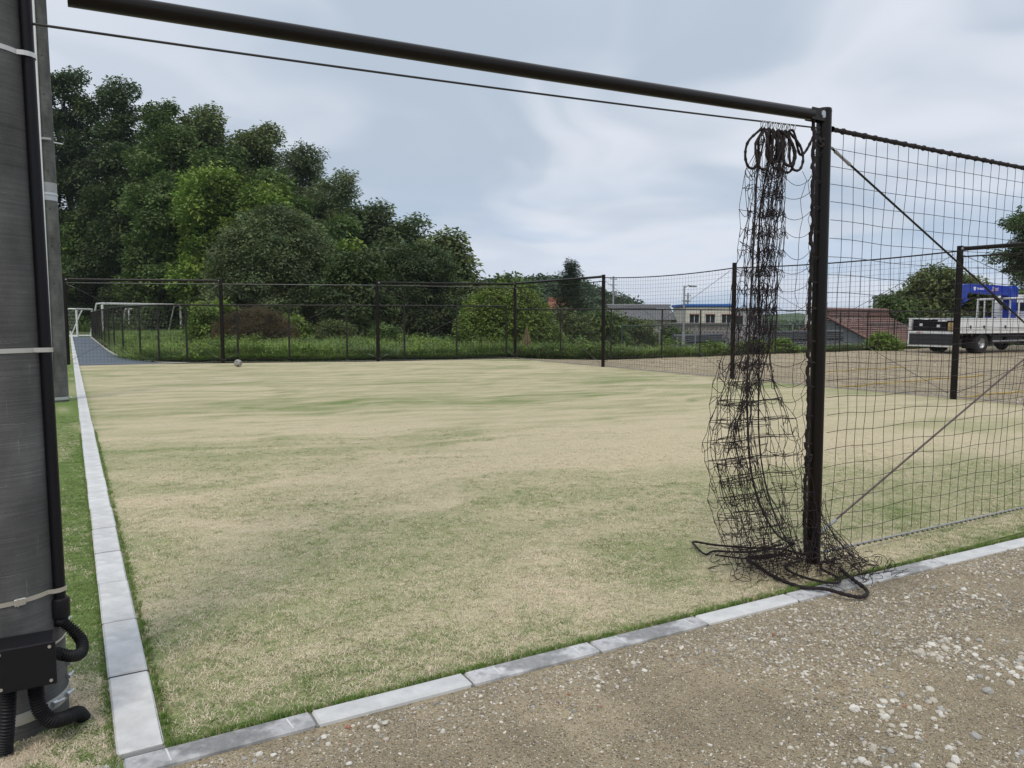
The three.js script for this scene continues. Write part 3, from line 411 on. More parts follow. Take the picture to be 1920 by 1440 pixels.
for (let k = 0; k < 4; k++) for (const f of [0, 1]) cable('brace_cable', [12.86, f ? 2.46 : 0.1, lotZ[k] - 0.06], [12.86 + 0.02 * f, f ? 0.1 : 2.46, lotZ[k + 1] + 0.06], 0.0048, M.wireDark, `brace cable ${f ? 'falling' : 'rising'} away across the lot side net ${['under the top bar by the truck', 'before the truck', 'before the old tiled roof', 'beside the round bush'][k]}`, far + ' on the lot side', 0, true);
const backP = [[-0.26, -23.74], [3.87, -22.32], [8.32, -20.78], [12.99, -20.12]];
for (let k = 0; k < 3; k++) { for (const f of [0, 1]) cable('brace_cable', [backP[k][0], f ? 2.42 : 0.1, backP[k][1] + 0.07], [backP[k + 1][0], f ? 0.1 : 2.42, backP[k + 1][1] + 0.07], 0.0045, M.wireDark, `thin brace cable ${f ? 'falling' : 'rising'} towards the round bush across the back net ${['before the blue walkway', 'behind the ball', 'before the leafy trees'][k]}`, far + ' at the back', 0, true); cable('guide_wire', [backP[k][0], 2.42, backP[k][1]], [backP[k + 1][0], 2.42, backP[k + 1][1]], 0.008, M.wireGrey, 'grey guide wire along the top of the back net ' + ['before the blue walkway', 'behind the ball', 'before the leafy trees'][k], 'guide wires along the back nets'); }

// a square-mesh net hung between two points
function netPanel(a, b, top, sag, opt) {
  const { cell = 0.1, r = 0.002, step = 4, amp = 0.02, label, group, seed = 1, bottom = 0.05, rope = 0.012, lumps = false, ground = M.galvDull } = opt;
  const L = Math.hypot(b[0] - a[0], b[1] - a[1]), ux = (b[0] - a[0]) / L, uz = (b[1] - a[1]) / L, nx = -uz, nz = ux, n = Math.round(L / cell), m = Math.round((top - bottom) / cell);
  const t = thing('net_panel', label, 'net', [a[0], 0, a[1]], 0, group);
  const topAt = (s) => top - 4 * sag * s * (1 - s);
  const P = (i, j) => { const s = i / n, y0 = bottom + 0.008 * Math.sin(i * 0.9), T = topAt(s), y = y0 + (T - y0) * j / m, e = Math.sin(Math.PI * clamp(j / m)), w = (fbm(i * 0.14 + seed * 9, j * 0.16, 3, seed) - 0.5) * 2, w2 = (fbm(i * 0.5 + seed * 5, j * 0.23, 2, seed + 40) - 0.5) * 2, v = (fbm(i * 0.11, j * 0.3 + 5, 2, seed + 80) - 0.5) * 2; const d = s * L + w2 * amp * 0.9 * (0.25 + 0.75 * e), q = w * amp * 2 * e; return [ux * d + nx * q, y + v * amp * 0.7 * e, uz * d + nz * q]; };
  const S = new Shell();
  for (let j = 1; j < m; j++) { const pts = []; for (let i = 0; i <= n; i += step) pts.push(P(Math.min(i, n), j)); if ((n % step)) pts.push(P(n, j)); S.tube(pts, r, 3); }
  for (let i = 1; i < n; i++) { const pts = []; for (let j = 0; j <= m; j += Math.min(step, 2)) pts.push(P(i, Math.min(j, m))); if (m % Math.min(step, 2)) pts.push(P(i, m)); S.tube(pts, r, 3); }
  part(t, 'mesh', S.build(), M.cord);
  const ropePts = lin(0, 1, lumps ? 260 : 30).map((s) => [ux * s * L, topAt(s), uz * s * L]);
  part(t, 'top_rope', new Shell().tube(ropePts, lumps ? (k) => rope + (k % 5 === 0 ? 0.005 : 0) + hash(k, seed) * 0.003 : rope, 7).build(), M.rope);
  for (const s of lumps ? [1] : [0, 1]) part(t, 'side_rope', new Shell().tube(lin(0.05, top - 0.02, 8).map((y) => [ux * (s ? L - 0.055 : 0.055), y, uz * (s ? L - 0.055 : 0.055)]), rope * 0.5, 6).build(), M.rope);
  part(t, 'bottom_wire', new Shell().tube([[0, bottom, 0], [ux * L / 2, bottom - 0.025, uz * L / 2], [ux * L, bottom, uz * L]], rope * 0.55, 6).build(), ground);
  const hh = new Shell(); for (let k = 0; k < (lumps ? 90 : 40); k++) { const s = (k + 0.5) / (lumps ? 90 : 40), yy = bottom - 0.025 * 4 * s * (1 - s); hh.tube(lin(0, 6.28, 6).map((q) => [ux * s * L + ux * q * 0.003 + nx * Math.cos(q) * rope * 0.75, yy + Math.sin(q) * rope * 0.75, uz * s * L + uz * q * 0.003 + nz * Math.cos(q) * rope * 0.75]), 0.0028, 3); }
  part(t, 'lacing', hh.build(), M.cord, { kind: 'stuff' });
  return t;
}
netPanel([3.45, -0.225], [8.38, -0.3], 2.415, 0.012, { r: 0.0019, step: 1, amp: 0.024, seed: 3, rope: 0.011, lumps: true, bottom: 0.05, label: 'taut square-mesh net along the gravel beside the gathered net', group: 'court nets' });
for (let k = 0; k < 4; k++) netPanel([12.93, lotZ[k + 1]], [12.93, lotZ[k]], k === 0 || k === 3 ? 2.42 : 2.52, [0.01, 0.05, 0.07, 0.02][k], { r: 0.0024, step: 2, amp: 0.02, seed: 7 + k, label: ['square-mesh net under the top bar on the lot side', 'sagging square-mesh net before the truck on the lot side', 'sagging square-mesh net before the old tiled roof on the lot side', 'square-mesh net under the top bar beside the round bush'][k], group: 'court nets', rope: 0.013, bottom: 0.045 });
for (let k = 0; k < 3; k++) netPanel(backP[k], backP[k + 1], 2.42, 0.01, { r: 0.002, step: 2, amp: 0.012, seed: 17 + k, label: ['square-mesh net hung before the blue walkway at the back of the court', 'square-mesh net behind the ball at the back of the court', 'square-mesh net before the leafy trees at the back of the court'][k], group: 'court nets', rope: 0.008, bottom: 0.04 });

// ───────────────────────── gathered net ─────────────────────────
{
  const g = thing('gathered_net', 'dark net drawn together on rings, hanging and heaped at the post foot', 'net', [0, 0, -0.22]);
  const ring = new THREE.TorusGeometry(0.0165, 0.0022, 6, 18), wireY = (x) => 2.292 + (x + 0.26) / 3.65 * 0.118 - 0.006, ringX = lin(2.905, 3.14, 11).map((x, k) => x + (hash(k, 3) - 0.5) * 0.016);
  ringX.forEach((x, k) => { const o = part(g, 'ring', ring, M.galv); o.position.set(x, wireY(x) - 0.012, 0); o.rotation.set(0.15, 1.25 - hash(k, 5) * 0.9, 0.1); });
  // head rope: long bights between the rings
  const bights = [[-0.05, 0.05, 0.2, -0.02], [0.03, 0.045, 0.17, 0.02], [-0.07, 0.05, 0.215, 0.03], [0.04, 0.04, 0.15, -0.03], [0.0, 0.03, 0.2, 0.01], [0.045, 0.05, 0.18, 0.03], [-0.03, 0.035, 0.16, -0.02], [0.04, 0.06, 0.205, -0.01], [0.0, 0.04, 0.18, 0.02], [0.035, 0.05, 0.2, 0.025]];
  const hr = []; ringX.forEach((x, k) => { const y = wireY(x) - 0.034; hr.push([x, y, 0.0]); const b = bights[k]; if (!b) return; const c = (x + ringX[k + 1]) / 2 + b[0], w = b[1], d = b[2]; hr.push([c - w * 0.75, y - d * 0.35, b[3] * 0.6], [c - w, y - d * 0.7, b[3]], [c - w * 0.5, y - d * 0.97, b[3] * 1.1], [c + w * 0.5, y - d * 0.97, b[3] * 1.2], [c + w, y - d * 0.68, b[3] * 1.2], [c + w * 0.7, y - d * 0.32, b[3] * 0.7]); });
  hr.push([3.19, 2.26, 0], [3.225, 2.262, 0], [3.26, 2.3, 0], [3.3, 2.36, 0.0], [3.345, 2.385, 0]);
  const lump = (r, s) => (k) => r + (k % 4 === 0 ? r * 0.35 : 0) + hash(k, s) * r * 0.25;
  part(g, 'head_rope', new Shell().tube(curve(hr, 520), lump(0.0056, 2), 7).build(), M.rope);
  // outline of the bundle: height, left edge, right edge
  const OUT = [[2.33, 2.90, 3.14], [2.16, 2.845, 3.175], [1.71, 2.792, 3.128], [1.33, 2.775, 3.112], [1.12, 2.66, 3.125], [0.92, 2.60, 3.17], [0.76, 2.58, 3.22], [0.49, 2.605, 3.275], [0.3, 2.635, 3.31], [0.17, 2.66, 3.34], [0.06, 2.70, 3.38]];
  const edge = (y, c) => { for (let k = 0; k < OUT.length - 1; k++) if (y >= OUT[k + 1][0]) return mix(OUT[k][c], OUT[k + 1][c], clamp((y - OUT[k][0]) / (OUT[k + 1][0] - OUT[k][0]))); return OUT[OUT.length - 1][c]; };
  const NC = 50, NR = 21, node = [];
  for (let c = 0; c < NC; c++) {
    const ph = c / NC * 8.5, tri = Math.abs((ph % 2) - 1), s0 = clamp(mix(tri, 0.42 + (hash(c, 1) - 0.5) * 0.3, clamp((fbm(c * 0.45, 4, 2, 135) - 0.35) * 2.2, 0.1, 0.75)) + (hash(c, 4) - 0.5) * 0.1), zf = (Math.floor(ph) / 8.5 - 0.5) * 0.12 + (hash(c, 9) - 0.5) * 0.06, low = clamp((fbm(c * 0.3 + 7, 2, 2, 137) - 0.5) * 2.4 + 0.5), col = [];
    for (let j = 0; j <= NR; j++) {
      const y = mix(2.15, 0.05, j / NR) + (hash(c, j, 21) - 0.5) * 0.02, w = (fbm(c * 0.37 + 3, j * 0.21, 3, 131) - 0.5) * 0.5, below = sstep(1.35, 0.7, y);
      // the loose lower folds spread out, the core swings over to the post
      const s = clamp((s0 - 0.08) / 0.8 + w * (0.28 + 0.3 * below) + below * (low < 0.42 ? -s0 * 0.85 * (0.4 + low) : (low - 0.42) * 0.5) + sstep(0.6, 0.1, y) * 0.18);
      col.push([mix(edge(y, 1), edge(y, 2), s), Math.max(0.014, y), zf * (1 + below * 0.5) + (fbm(c * 0.5, j * 0.3, 2, 133) - 0.5) * (0.12 + 0.14 * below)]);
    }
    node.push(col);
  }
  const S = new Shell(), rc = 0.0017;
  const catTop = (x) => [x, 2.15, 0];
  for (let c = 0; c < NC; c++) {
    const k = Math.min(10, Math.floor(c / NC * 11)), pts = [[ringX[k], wireY(ringX[k]) - 0.036 - 0.06 * hash(c, 55), 0]];
    for (let j = 0; j <= NR; j++) { pts.push(node[c][j]); if (j < NR) { const a = node[c][j], b = node[c][j + 1]; pts.push([(a[0] + b[0]) / 2 + (hash(c, j, 61) - 0.5) * 0.014, (a[1] + b[1]) / 2, (a[2] + b[2]) / 2 + (hash(c, j, 62) - 0.5) * 0.014]); } }
    S.tube(pts, rc, 3);
    if (c < NC - 1) for (let j = 0; j <= NR; j++) {
      const a = node[c][j], b = node[c + 1][j], d = Math.hypot(b[0] - a[0], b[1] - a[1], b[2] - a[2]); if (d > 0.36) continue;
      const sg = d < 0.098 ? Math.sqrt(0.375 * d * (0.1 - d)) + 0.42 * Math.max(0, 0.1 - d) * 0.75 : 0.004, an = hash(c, j, 71) < 0.8 ? (hash(c, j, 72) - 0.5) * 0.8 : Math.PI + (hash(c, j, 73) - 0.5) * 2.2, dx = Math.sin(an) * sg, dy = -Math.cos(an) * sg, dz = (hash(c, j, 74) - 0.5) * sg * 1.2, q = [];
      for (let e = 0; e <= 7; e++) { const t = e / 7, f = 4 * t * (1 - t), wd = (t - 0.5) * f * 0.8 * Math.max(0, 0.05 - d * 0.4); q.push([mix(a[0], b[0], t) + dx * f + wd, Math.max(0.01, mix(a[1], b[1], t) + dy * f), mix(a[2], b[2], t) + dz * f]); }
      S.tube(q, rc, 3);
    }
  }
  // single layer between the bundle and the post
  for (let j = 0; j <= NR; j++) { const q = node.reduce((m, col) => (col[j][0] - col[j][2] * 0.6 > m[0] - m[2] * 0.6 ? col[j] : m), node[0][j]), ym = 2.17 - j * 0.1 + (hash(j, 82) - 0.5) * 0.04, x2 = 3.318, sg = 0.03 + hash(j, 81) * 0.03, lo = Math.max(0.02, ym); S.tube(lin(0, 1, 10).map((t) => [mix(q[0], x2, t), Math.max(0.012, mix(q[1], lo, t) - 4 * t * (1 - t) * sg), mix(q[2], 0.0, t)]), rc, 3); }
  for (const f of [0.35, 0.75]) { const pts = []; for (let j = 0; j <= 42; j++) { const y = 2.2 - j * 0.05, xr = edge(y, 2); pts.push([mix(xr, 3.33, f) + (hash(j, 83 + f * 10) - 0.5) * 0.02, y - 0.03, (hash(j, 85 + f * 10) - 0.5) * 0.03]); } S.tube(pts, rc, 3); }
  // loose meshes heaped round the foot and over the kerb
  const hr2 = mulberry(77);
  for (let k = 0; k < 240; k++) {
    const u = hr2(), cx = u < 0.45 ? mix(2.75, 3.35, hr2()) : mix(3.05, 3.62, hr2()), cz = u < 0.45 ? mix(-0.22, 0.2, hr2()) : mix(0.02, 0.44, hr2()), hgt = u < 0.45 ? 0.2 * hr2() * hr2() : 0.13 * hr2() * Math.max(0.15, 1 - Math.hypot(cx - 3.35, cz - 0.22) * 2), a0 = hr2() * 6.28, sw = 2 + hr2() * 3.6, rr = 0.026 + hr2() * 0.05, tl = hr2() * 1.5, el = 0.6 + hr2() * 0.8, ca = Math.cos(hr2() * 6.28), pts = [];
    for (let e = 0; e <= 9; e++) { const a = a0 + sw * e / 9, x = Math.cos(a) * rr * el, y = Math.sin(a) * rr; pts.push([cx + x * ca - y * 0.4, Math.max(0.012, hgt + y * Math.sin(tl) + rr * 0.5), cz + x * (1 - Math.abs(ca)) + y * Math.cos(tl)]); }
    S.tube(pts, rc, 3);
  }
  for (let k = 0; k < 46; k++) { const a = k / 46 * 4.4 - 0.6, x1 = 3.42 + Math.cos(a) * R(0.1, 0.26), z1 = 0.12 + Math.sin(a) * R(0.08, 0.24); S.tube([[3.36 + R(-0.05, 0.09), R(0.12, 0.46), R(-0.02, 0.07)], [mix(3.4, x1, 0.4), R(0.1, 0.3), mix(0.02, z1, 0.4)], [mix(3.4, x1, 0.8), R(0.03, 0.12), mix(0.02, z1, 0.8)], [x1, 0.014, z1]].reduce((o, q) => (o.push(q), o), []).length ? curve([[3.37 + R(-0.05, 0.06), R(0.1, 0.42), R(-0.02, 0.07)], [mix(3.4, x1, 0.5), R(0.06, 0.2), mix(0.03, z1, 0.5)], [x1, 0.014, z1]], 6) : [], rc, 3); }
  part(g, 'mesh', S.build(), M.cord);
  const side = new Shell().tube(lin(0, 1, 190).map((t) => [mix(3.302, 3.336, t) + (hash(Math.floor(t * 60), 5) - 0.5) * 0.01, mix(2.45, 0.06, t), (hash(Math.floor(t * 47), 6) - 0.5) * 0.012]), lump(0.0088, 9), 7).build();
  part(g, 'post_rope', side, M.rope);
const ties = new Shell(); for (let k = 0; k < 16; k++) { const y = 2.3 - k * 0.142 - hash(k, 8) * 0.05; ties.tube(lin(0, 6.28, 10).map((a) => [3.325 + Math.cos(a) * 0.03, y + Math.sin(a * 0.5) * 0.012, 0.008 + Math.sin(a) * 0.018]), 0.0026, 4); } part(g, 'lashing', ties.build(), M.cord, { kind: 'stuff' });
  part(g, 'knot', new THREE.TorusKnotGeometry(0.016, 0.007, 48, 6), M.rope).position.set(3.318, 0.62, 0.02); part(g, 'knot', new THREE.TorusKnotGeometry(0.016, 0.009, 48, 6), M.rope).position.set(3.345, 2.33, 0.01);
  // free edge ropes of the net running down through the folds and out over the ground
  const rope = (pts, r, s) => part(g, 'edge_rope', new Shell().tube(curve(pts, 130), lump(r, s), 6).build(), M.rope);
  rope([[2.915, 2.3, 0.01], [2.85, 2.12, 0.03], [2.83, 1.9, 0.04], [2.81, 1.6, 0.05], [2.79, 1.3, 0.06], [2.785, 1.05, 0.06], [2.79, 0.8, 0.07], [2.81, 0.6, 0.08], [2.87, 0.42, 0.09], [2.98, 0.27, 0.09], [3.08, 0.2, 0.08], [3.19, 0.16, 0.05], [3.23, 0.12, -0.02], [3.18, 0.05, -0.08], [3.1, 0.02, -0.2], [3.0, 0.015, -0.35]], 0.0045, 4);
  rope([[2.98, 2.2, -0.02], [2.94, 1.9, -0.03], [2.92, 1.5, 0.0], [2.9, 1.15, 0.03], [2.89, 0.8, 0.05], [2.92, 0.55, 0.07], [3.02, 0.3, 0.08], [3.18, 0.12, 0.06], [3.32, 0.03, 0.0]], 0.0035, 8);
  rope([[3.33, 0.06, 0.0], [3.4, 0.02, -0.24], [3.18, 0.018, -0.3], [3.05, 0.018, -0.4], [2.95, 0.02, -0.38], [3.0, 0.03, -0.52], [3.05, 0.03, -0.57], [3.13, 0.025, -0.46], [3.3, 0.03, -0.28], [3.42, 0.05, -0.22]], 0.0055, 5);
  rope([[3.3, 0.04, -0.1], [3.16, 0.02, -0.2], [3.1, 0.02, -0.2], [3.05, 0.016, -0.06], [3.0, 0.016, 0.08], [2.985, 0.018, 0.26], [3.04, 0.03, 0.37], [3.09, 0.02, 0.47], [3.14, 0.016, 0.51], [3.22, 0.02, 0.48], [3.27, 0.03, 0.38], [3.33, 0.03, 0.28], [3.36, 0.035, 0.22]], 0.0078, 6);
  rope([[3.27, 0.04, 0.02], [3.16, 0.025, 0.02], [3.1, 0.03, 0.12], [3.1, 0.03, 0.24], [3.16, 0.03, 0.34], [3.24, 0.03, 0.3], [3.26, 0.04, 0.18], [3.34, 0.05, 0.12], [3.45, 0.03, 0.1], [3.52, 0.03, 0.06]], 0.0055, 7);
}

// ───────────────────────── low mesh fences ─────────────────────────
function meshFence(P, h, r, label, cell = 0.1) {
  const f = thing('mesh_fence', label, 'fence', [P[0][0], 0, P[0][1]]), o = P[0], S = new Shell();
  P.forEach(([x, z]) => part(f, 'post', new Shell().tube([[x - o[0], -0.1, z - o[1]], [x - o[0], h + 0.01, z - o[1]]], r, 10, true).build(), M.brownDull));
  part(f, 'top_rail', new Shell().tube(P.map(([x, z]) => [x - o[0], h, z - o[1]]), r * 0.8, 10).build(), M.brownDull);
  part(f, 'bottom_rail', new Shell().tube(P.map(([x, z]) => [x - o[0], 0.06, z - o[1]]), r * 0.6, 6).build(), M.brownDull);
  for (let k = 0; k < P.length - 1; k++) { const [ax, az] = P[k], [bx, bz] = P[k + 1], L = Math.hypot(bx - ax, bz - az), n = Math.round(L / cell); for (let i = 1; i < n; i++) { const x = mix(ax, bx, i / n) - o[0], z = mix(az, bz, i / n) - o[1]; S.tube([[x, 0.06, z], [x, h, z]], 0.0016, 3); } for (let y = 0.15; y < h; y += cell) S.tube([[ax - o[0], y, az - o[1]], [bx - o[0], y, bz - o[1]]], 0.0016, 3); }
  part(f, 'mesh', S.build(), M.brownDull);
}
meshFence([[12.82, -20.42], [11.1, -20.78], [9.41, -21.25], [7.62, -21.75], [5.92, -22.4], [4.45, -23.0], [2.97, -23.27], [2.22, -23.8], [1.8, -25.25], [1.44, -27.8], [1.3, -30.7], [1.25, -34], [1.22, -37.5], [1.21, -41], [1.21, -44.5], [1.21, -48], [1.21, -52], [1.21, -56], [1.21, -60]], 1.79, 0.03, 'low dark mesh fence behind the court, curving along the blue walkway');
meshFence([[13.15, -20.4], [14.44, -19.5], [15.5, -18.05], [17.53, -17.85], [19.3, -17.85], [21.3, -17.95], [23.4, -18.05], [25.5, -18.2], [27.5, -18.3], [29.48, -18.45], [31.48, -18.55], [33.5, -18.6], [35.5, -18.65], [37.5, -18.7], [39.5, -18.75], [42, -18.8], [45, -18.85]], 1.68, 0.026, 'low dark mesh fence along the edge of the gravel lot');
{ // chain-link fence below, beyond the lot
  const f = thing('chain_link_fence', 'grey green chain-link fence on the slope below the lot', 'fence', [20.2, -3.0, -23.5]), top = 4.05, green = mat([0.05, 0.08, 0.07], 0.6), P = lin(0, 26, 13), S = new Shell(); P.forEach((x) => part(f, 'post', new Shell().tube([[x, -0.3, x * 0.05], [x, top, x * 0.05]], 0.032, 8, true).build(), x === 0 ? green : M.galvDull));
  part(f, 'top_rail', new Shell().tube([[0, top, 0], [26, top, 1.3]], 0.025, 8).build(), green);
  for (let s = -4; s < 26; s += 0.13) for (const d of [1, -1]) { const x0 = clamp(s, 0, 26), a = [], y0 = 0.9; const H = top - y0; let xa = d > 0 ? s : s + H, xb = d > 0 ? s + H : s, ya = y0, yb = top; if (Math.max(xa, xb) < 0 || Math.min(xa, xb) > 26) continue; const cut = (x, x1, y, y1) => x < 0 ? [0, y + (y1 - y) * (0 - x) / (x1 - x)] : x > 26 ? [26, y + (y1 - y) * (26 - x) / (x1 - x)] : [x, y]; const A = cut(xa, xb, ya, yb), B = cut(xb, xa, yb, ya); S.tube([[A[0], A[1], A[0] * 0.05 + 0.03], [B[0], B[1], B[0] * 0.05 + 0.03]], 0.0022, 3); }
  part(f, 'mesh', S.build(), green);
}
for (const [a, b, l] of [[[16.2, -10.5], [20.4, -10.75], 'running level before the tiled roof'], [[13.1, -7.5], [18.9, -7.8], 'slanting towards the truck'], [[13.3, -5.1], [16.2, -5.05], 'by the foot of the truck-side post']]) { const t = thing('lot_rope', 'yellow marking rope pinned on the gravel lot, ' + l, 'rope', [a[0], 0, a[1]], 0, 'yellow marking ropes on the gravel lot'); part(t, 'line', new Shell().tube(lin(0, 1, 30).map((k) => { const x = (b[0] - a[0]) * k, z = (b[1] - a[1]) * k; return [x, gravelY(a[0] + x, a[1] + z) + 0.012, z + (fbm(k * 8, 1, 2, 7) - 0.5) * 0.16]; }), 0.013, 6).build(), M.yellow); }

// ───────────────────────── ball and goals ─────────────────────────
{
  const g = new THREE.IcosahedronGeometry(0.108, 12), P = g.attributes.position, c = [], ico = new THREE.IcosahedronGeometry(1, 0).attributes.position, V = []; for (let k = 0; k < ico.count; k++) { const v = new THREE.Vector3().fromBufferAttribute(ico, k).normalize(); if (!V.some((q) => q.distanceTo(v) < 0.01)) V.push(v); }
  for (let k = 0; k < P.count; k++) { const v = new THREE.Vector3().fromBufferAttribute(P, k).normalize(), d = V.map((q) => v.angleTo(q)).sort((a, b) => a - b), seam = Math.abs(d[0] - 0.36) < 0.03 || (d[0] > 0.36 && d[1] - d[0] < 0.05), dark = d[0] < 0.2; const q = seam ? 0.12 : dark ? 0.07 : 0.36; P.setXYZ(k, v.x * (seam ? 0.1065 : 0.108), v.y * (seam ? 0.1065 : 0.108), v.z * (seam ? 0.1065 : 0.108)); const n = 0.85 + 0.3 * fbm(v.x * 6 + 3, v.y * 6 + v.z * 4, 2, 9); c.push(q * n, q * 0.97 * n, q * 0.9 * n); }
  g.setAttribute('color', new THREE.Float32BufferAttribute(c, 3)); g.computeVertexNormals();
  const b = thing('football', 'scuffed grey football lying at the back of the court', 'ball', [3.92, 0.108, -20.15]); part(b, 'cover', g, new THREE.MeshStandardMaterial({ vertexColors: true, roughness: 0.6 })).rotation.set(0.4, 0.8, 0.2);
}
function goal(x, z, turn, w, h, d, r, label) {
  const g = thing('football_goal', label, 'goal', [x, -0.05, z], turn, 'white football goals beyond the walkway');
  for (const s of [0, w]) { part(g, 'goal_post', cyl(r, r, h, 12), M.white).position.set(s, h / 2, 0); part(g, 'back_stay', new Shell().tube(curve([[s, h, 0], [s, h, -d * 0.35], [s, h * 0.9, -d * 0.5], [s, 0.03, -d]], 16), r * 0.7, 8).build(), M.white); part(g, 'ground_bar', new Shell().tube([[s, 0.05, 0], [s, 0.05, -d]], r * 0.7, 8).build(), M.white); }
  part(g, 'crossbar', new Shell().tube([[-r, h, 0], [w + r, h, 0]], r, 12, true).build(), M.white); part(g, 'rear_bar', new Shell().tube([[0, 0.05, -d], [w, 0.05, -d]], r * 0.7, 8).build(), M.white);
  const S = new Shell(); for (let k = 0; k <= w / 0.3; k++) { const q = k * 0.3; S.tube([[q, h, 0], [q, h, -d * 0.35], [q, h * 0.9, -d * 0.5], [q, 0.03, -d]], 0.004, 3); } for (let k = 0; k < 8; k++) { const y = 0.1 + k * h / 8, b = -d * (1 - 0.5 * k / 8); S.tube([[0, y, b], [w, y, b]], 0.004, 3); } part(g, 'net', S.build(), M.whiteDull);
}
goal(2.3, -70.5, 0.42, 7.0, 2.62, 2.2, 0.1, 'large white football goal among the tall weeds');
goal(0.35, -64, 1.2, 3, 2.1, 1.6, 0.07, 'small white goal with rounded stays by the field strip');
goal(5.0, -82, 0.3, 5, 2.3, 2, 0.09, 'white netted goal standing behind the large goal');

// ───────────────────────── vegetation ─────────────────────────
function sprigGeometry(n, seed, leafL, leafW, droop = 0) {          // a spray of folded leaves in a unit ball
  const r = mulberry(seed), S = new Shell();
  for (let k = 0; k < n; k++) {
    const a = r() * 6.283, y = (r() - 0.45) * 1.1, rad = Math.sqrt(r()) * 0.95, x = Math.cos(a) * rad, z = Math.sin(a) * rad, dir = a + (r() - 0.5) * 1.6, up = 0.55 - r() * 1.1 - droop, c = Math.cos(dir), s = Math.sin(dir), L = leafL * (0.7 + r() * 0.6), W = leafW * (0.7 + r() * 0.6), roll = (r() - 0.5) * 1.2;
    const A = S.v(x, y, z), B = S.v(x + c * L * 0.5 - s * W, y + up * L * 0.5 + 0.06 * L + roll * W, z + s * L * 0.5 + c * W), T = S.v(x + c * L, y + up * L - 0.1 * L, z + s * L), C = S.v(x + c * L * 0.5 + s * W, y + up * L * 0.5 + 0.06 * L - roll * W, z + s * L * 0.5 - c * W);
    S.tri(A, B, T); S.tri(A, T, C);
  }
  return S.build(true);
}
const SPRIG = { broad: [sprigGeometry(16, 1, 0.55, 0.17), sprigGeometry(16, 2, 0.5, 0.15)], fine: [sprigGeometry(22, 3, 0.42, 0.11), sprigGeometry(22, 4, 0.4, 0.1)], needle: [sprigGeometry(22, 5, 0.7, 0.05, 0.25), sprigGeometry(22, 6, 0.66, 0.05, 0.2)] };
const leafMat = new THREE.MeshPhysicalMaterial({ color: 0xffffff, roughness: 0.75, side: THREE.DoubleSide, transmission: 0.38, thickness: 0, specularIntensity: 0.4 });
const COL = { dark: [0.088, 0.128, 0.048], mid: [0.122, 0.188, 0.052], olive: [0.152, 0.195, 0.068], bright: [0.2, 0.295, 0.055], grey: [0.155, 0.202, 0.088], brown: [0.15, 0.122, 0.066], lime: [0.21, 0.31, 0.065] };
function leaves(parent, name, list, kind, col, label) {             // list: [x, y, z, scale, tone]
  const geo = SPRIG[kind], d = new THREE.Object3D(), c = new THREE.Color();
  geo.forEach((g, v) => {
    const l = list.filter((_, k) => (k & 1) === v), im = new THREE.InstancedMesh(g, leafMat, l.length); im.name = name; im.userData.kind = 'stuff'; if (label) Object.assign(im.userData, label);
    l.forEach(([x, y, z, s, t = 1, c2], k) => { d.position.set(x, y, z); d.rotation.set(R(-0.6, 0.6), R(0, 6.28), R(-0.6, 0.6)); d.scale.setScalar(s * R(0.75, 1.3)); d.updateMatrix(); im.setMatrixAt(k, d.matrix); const q = c2 || col, b = t * R(0.72, 1.28), h = R(-0.12, 0.12); im.setColorAt(k, c.setRGB(q[0] * b * (1 + h), q[1] * b, q[2] * b * (1 - h))); });
    parent.add(im);
  });
}
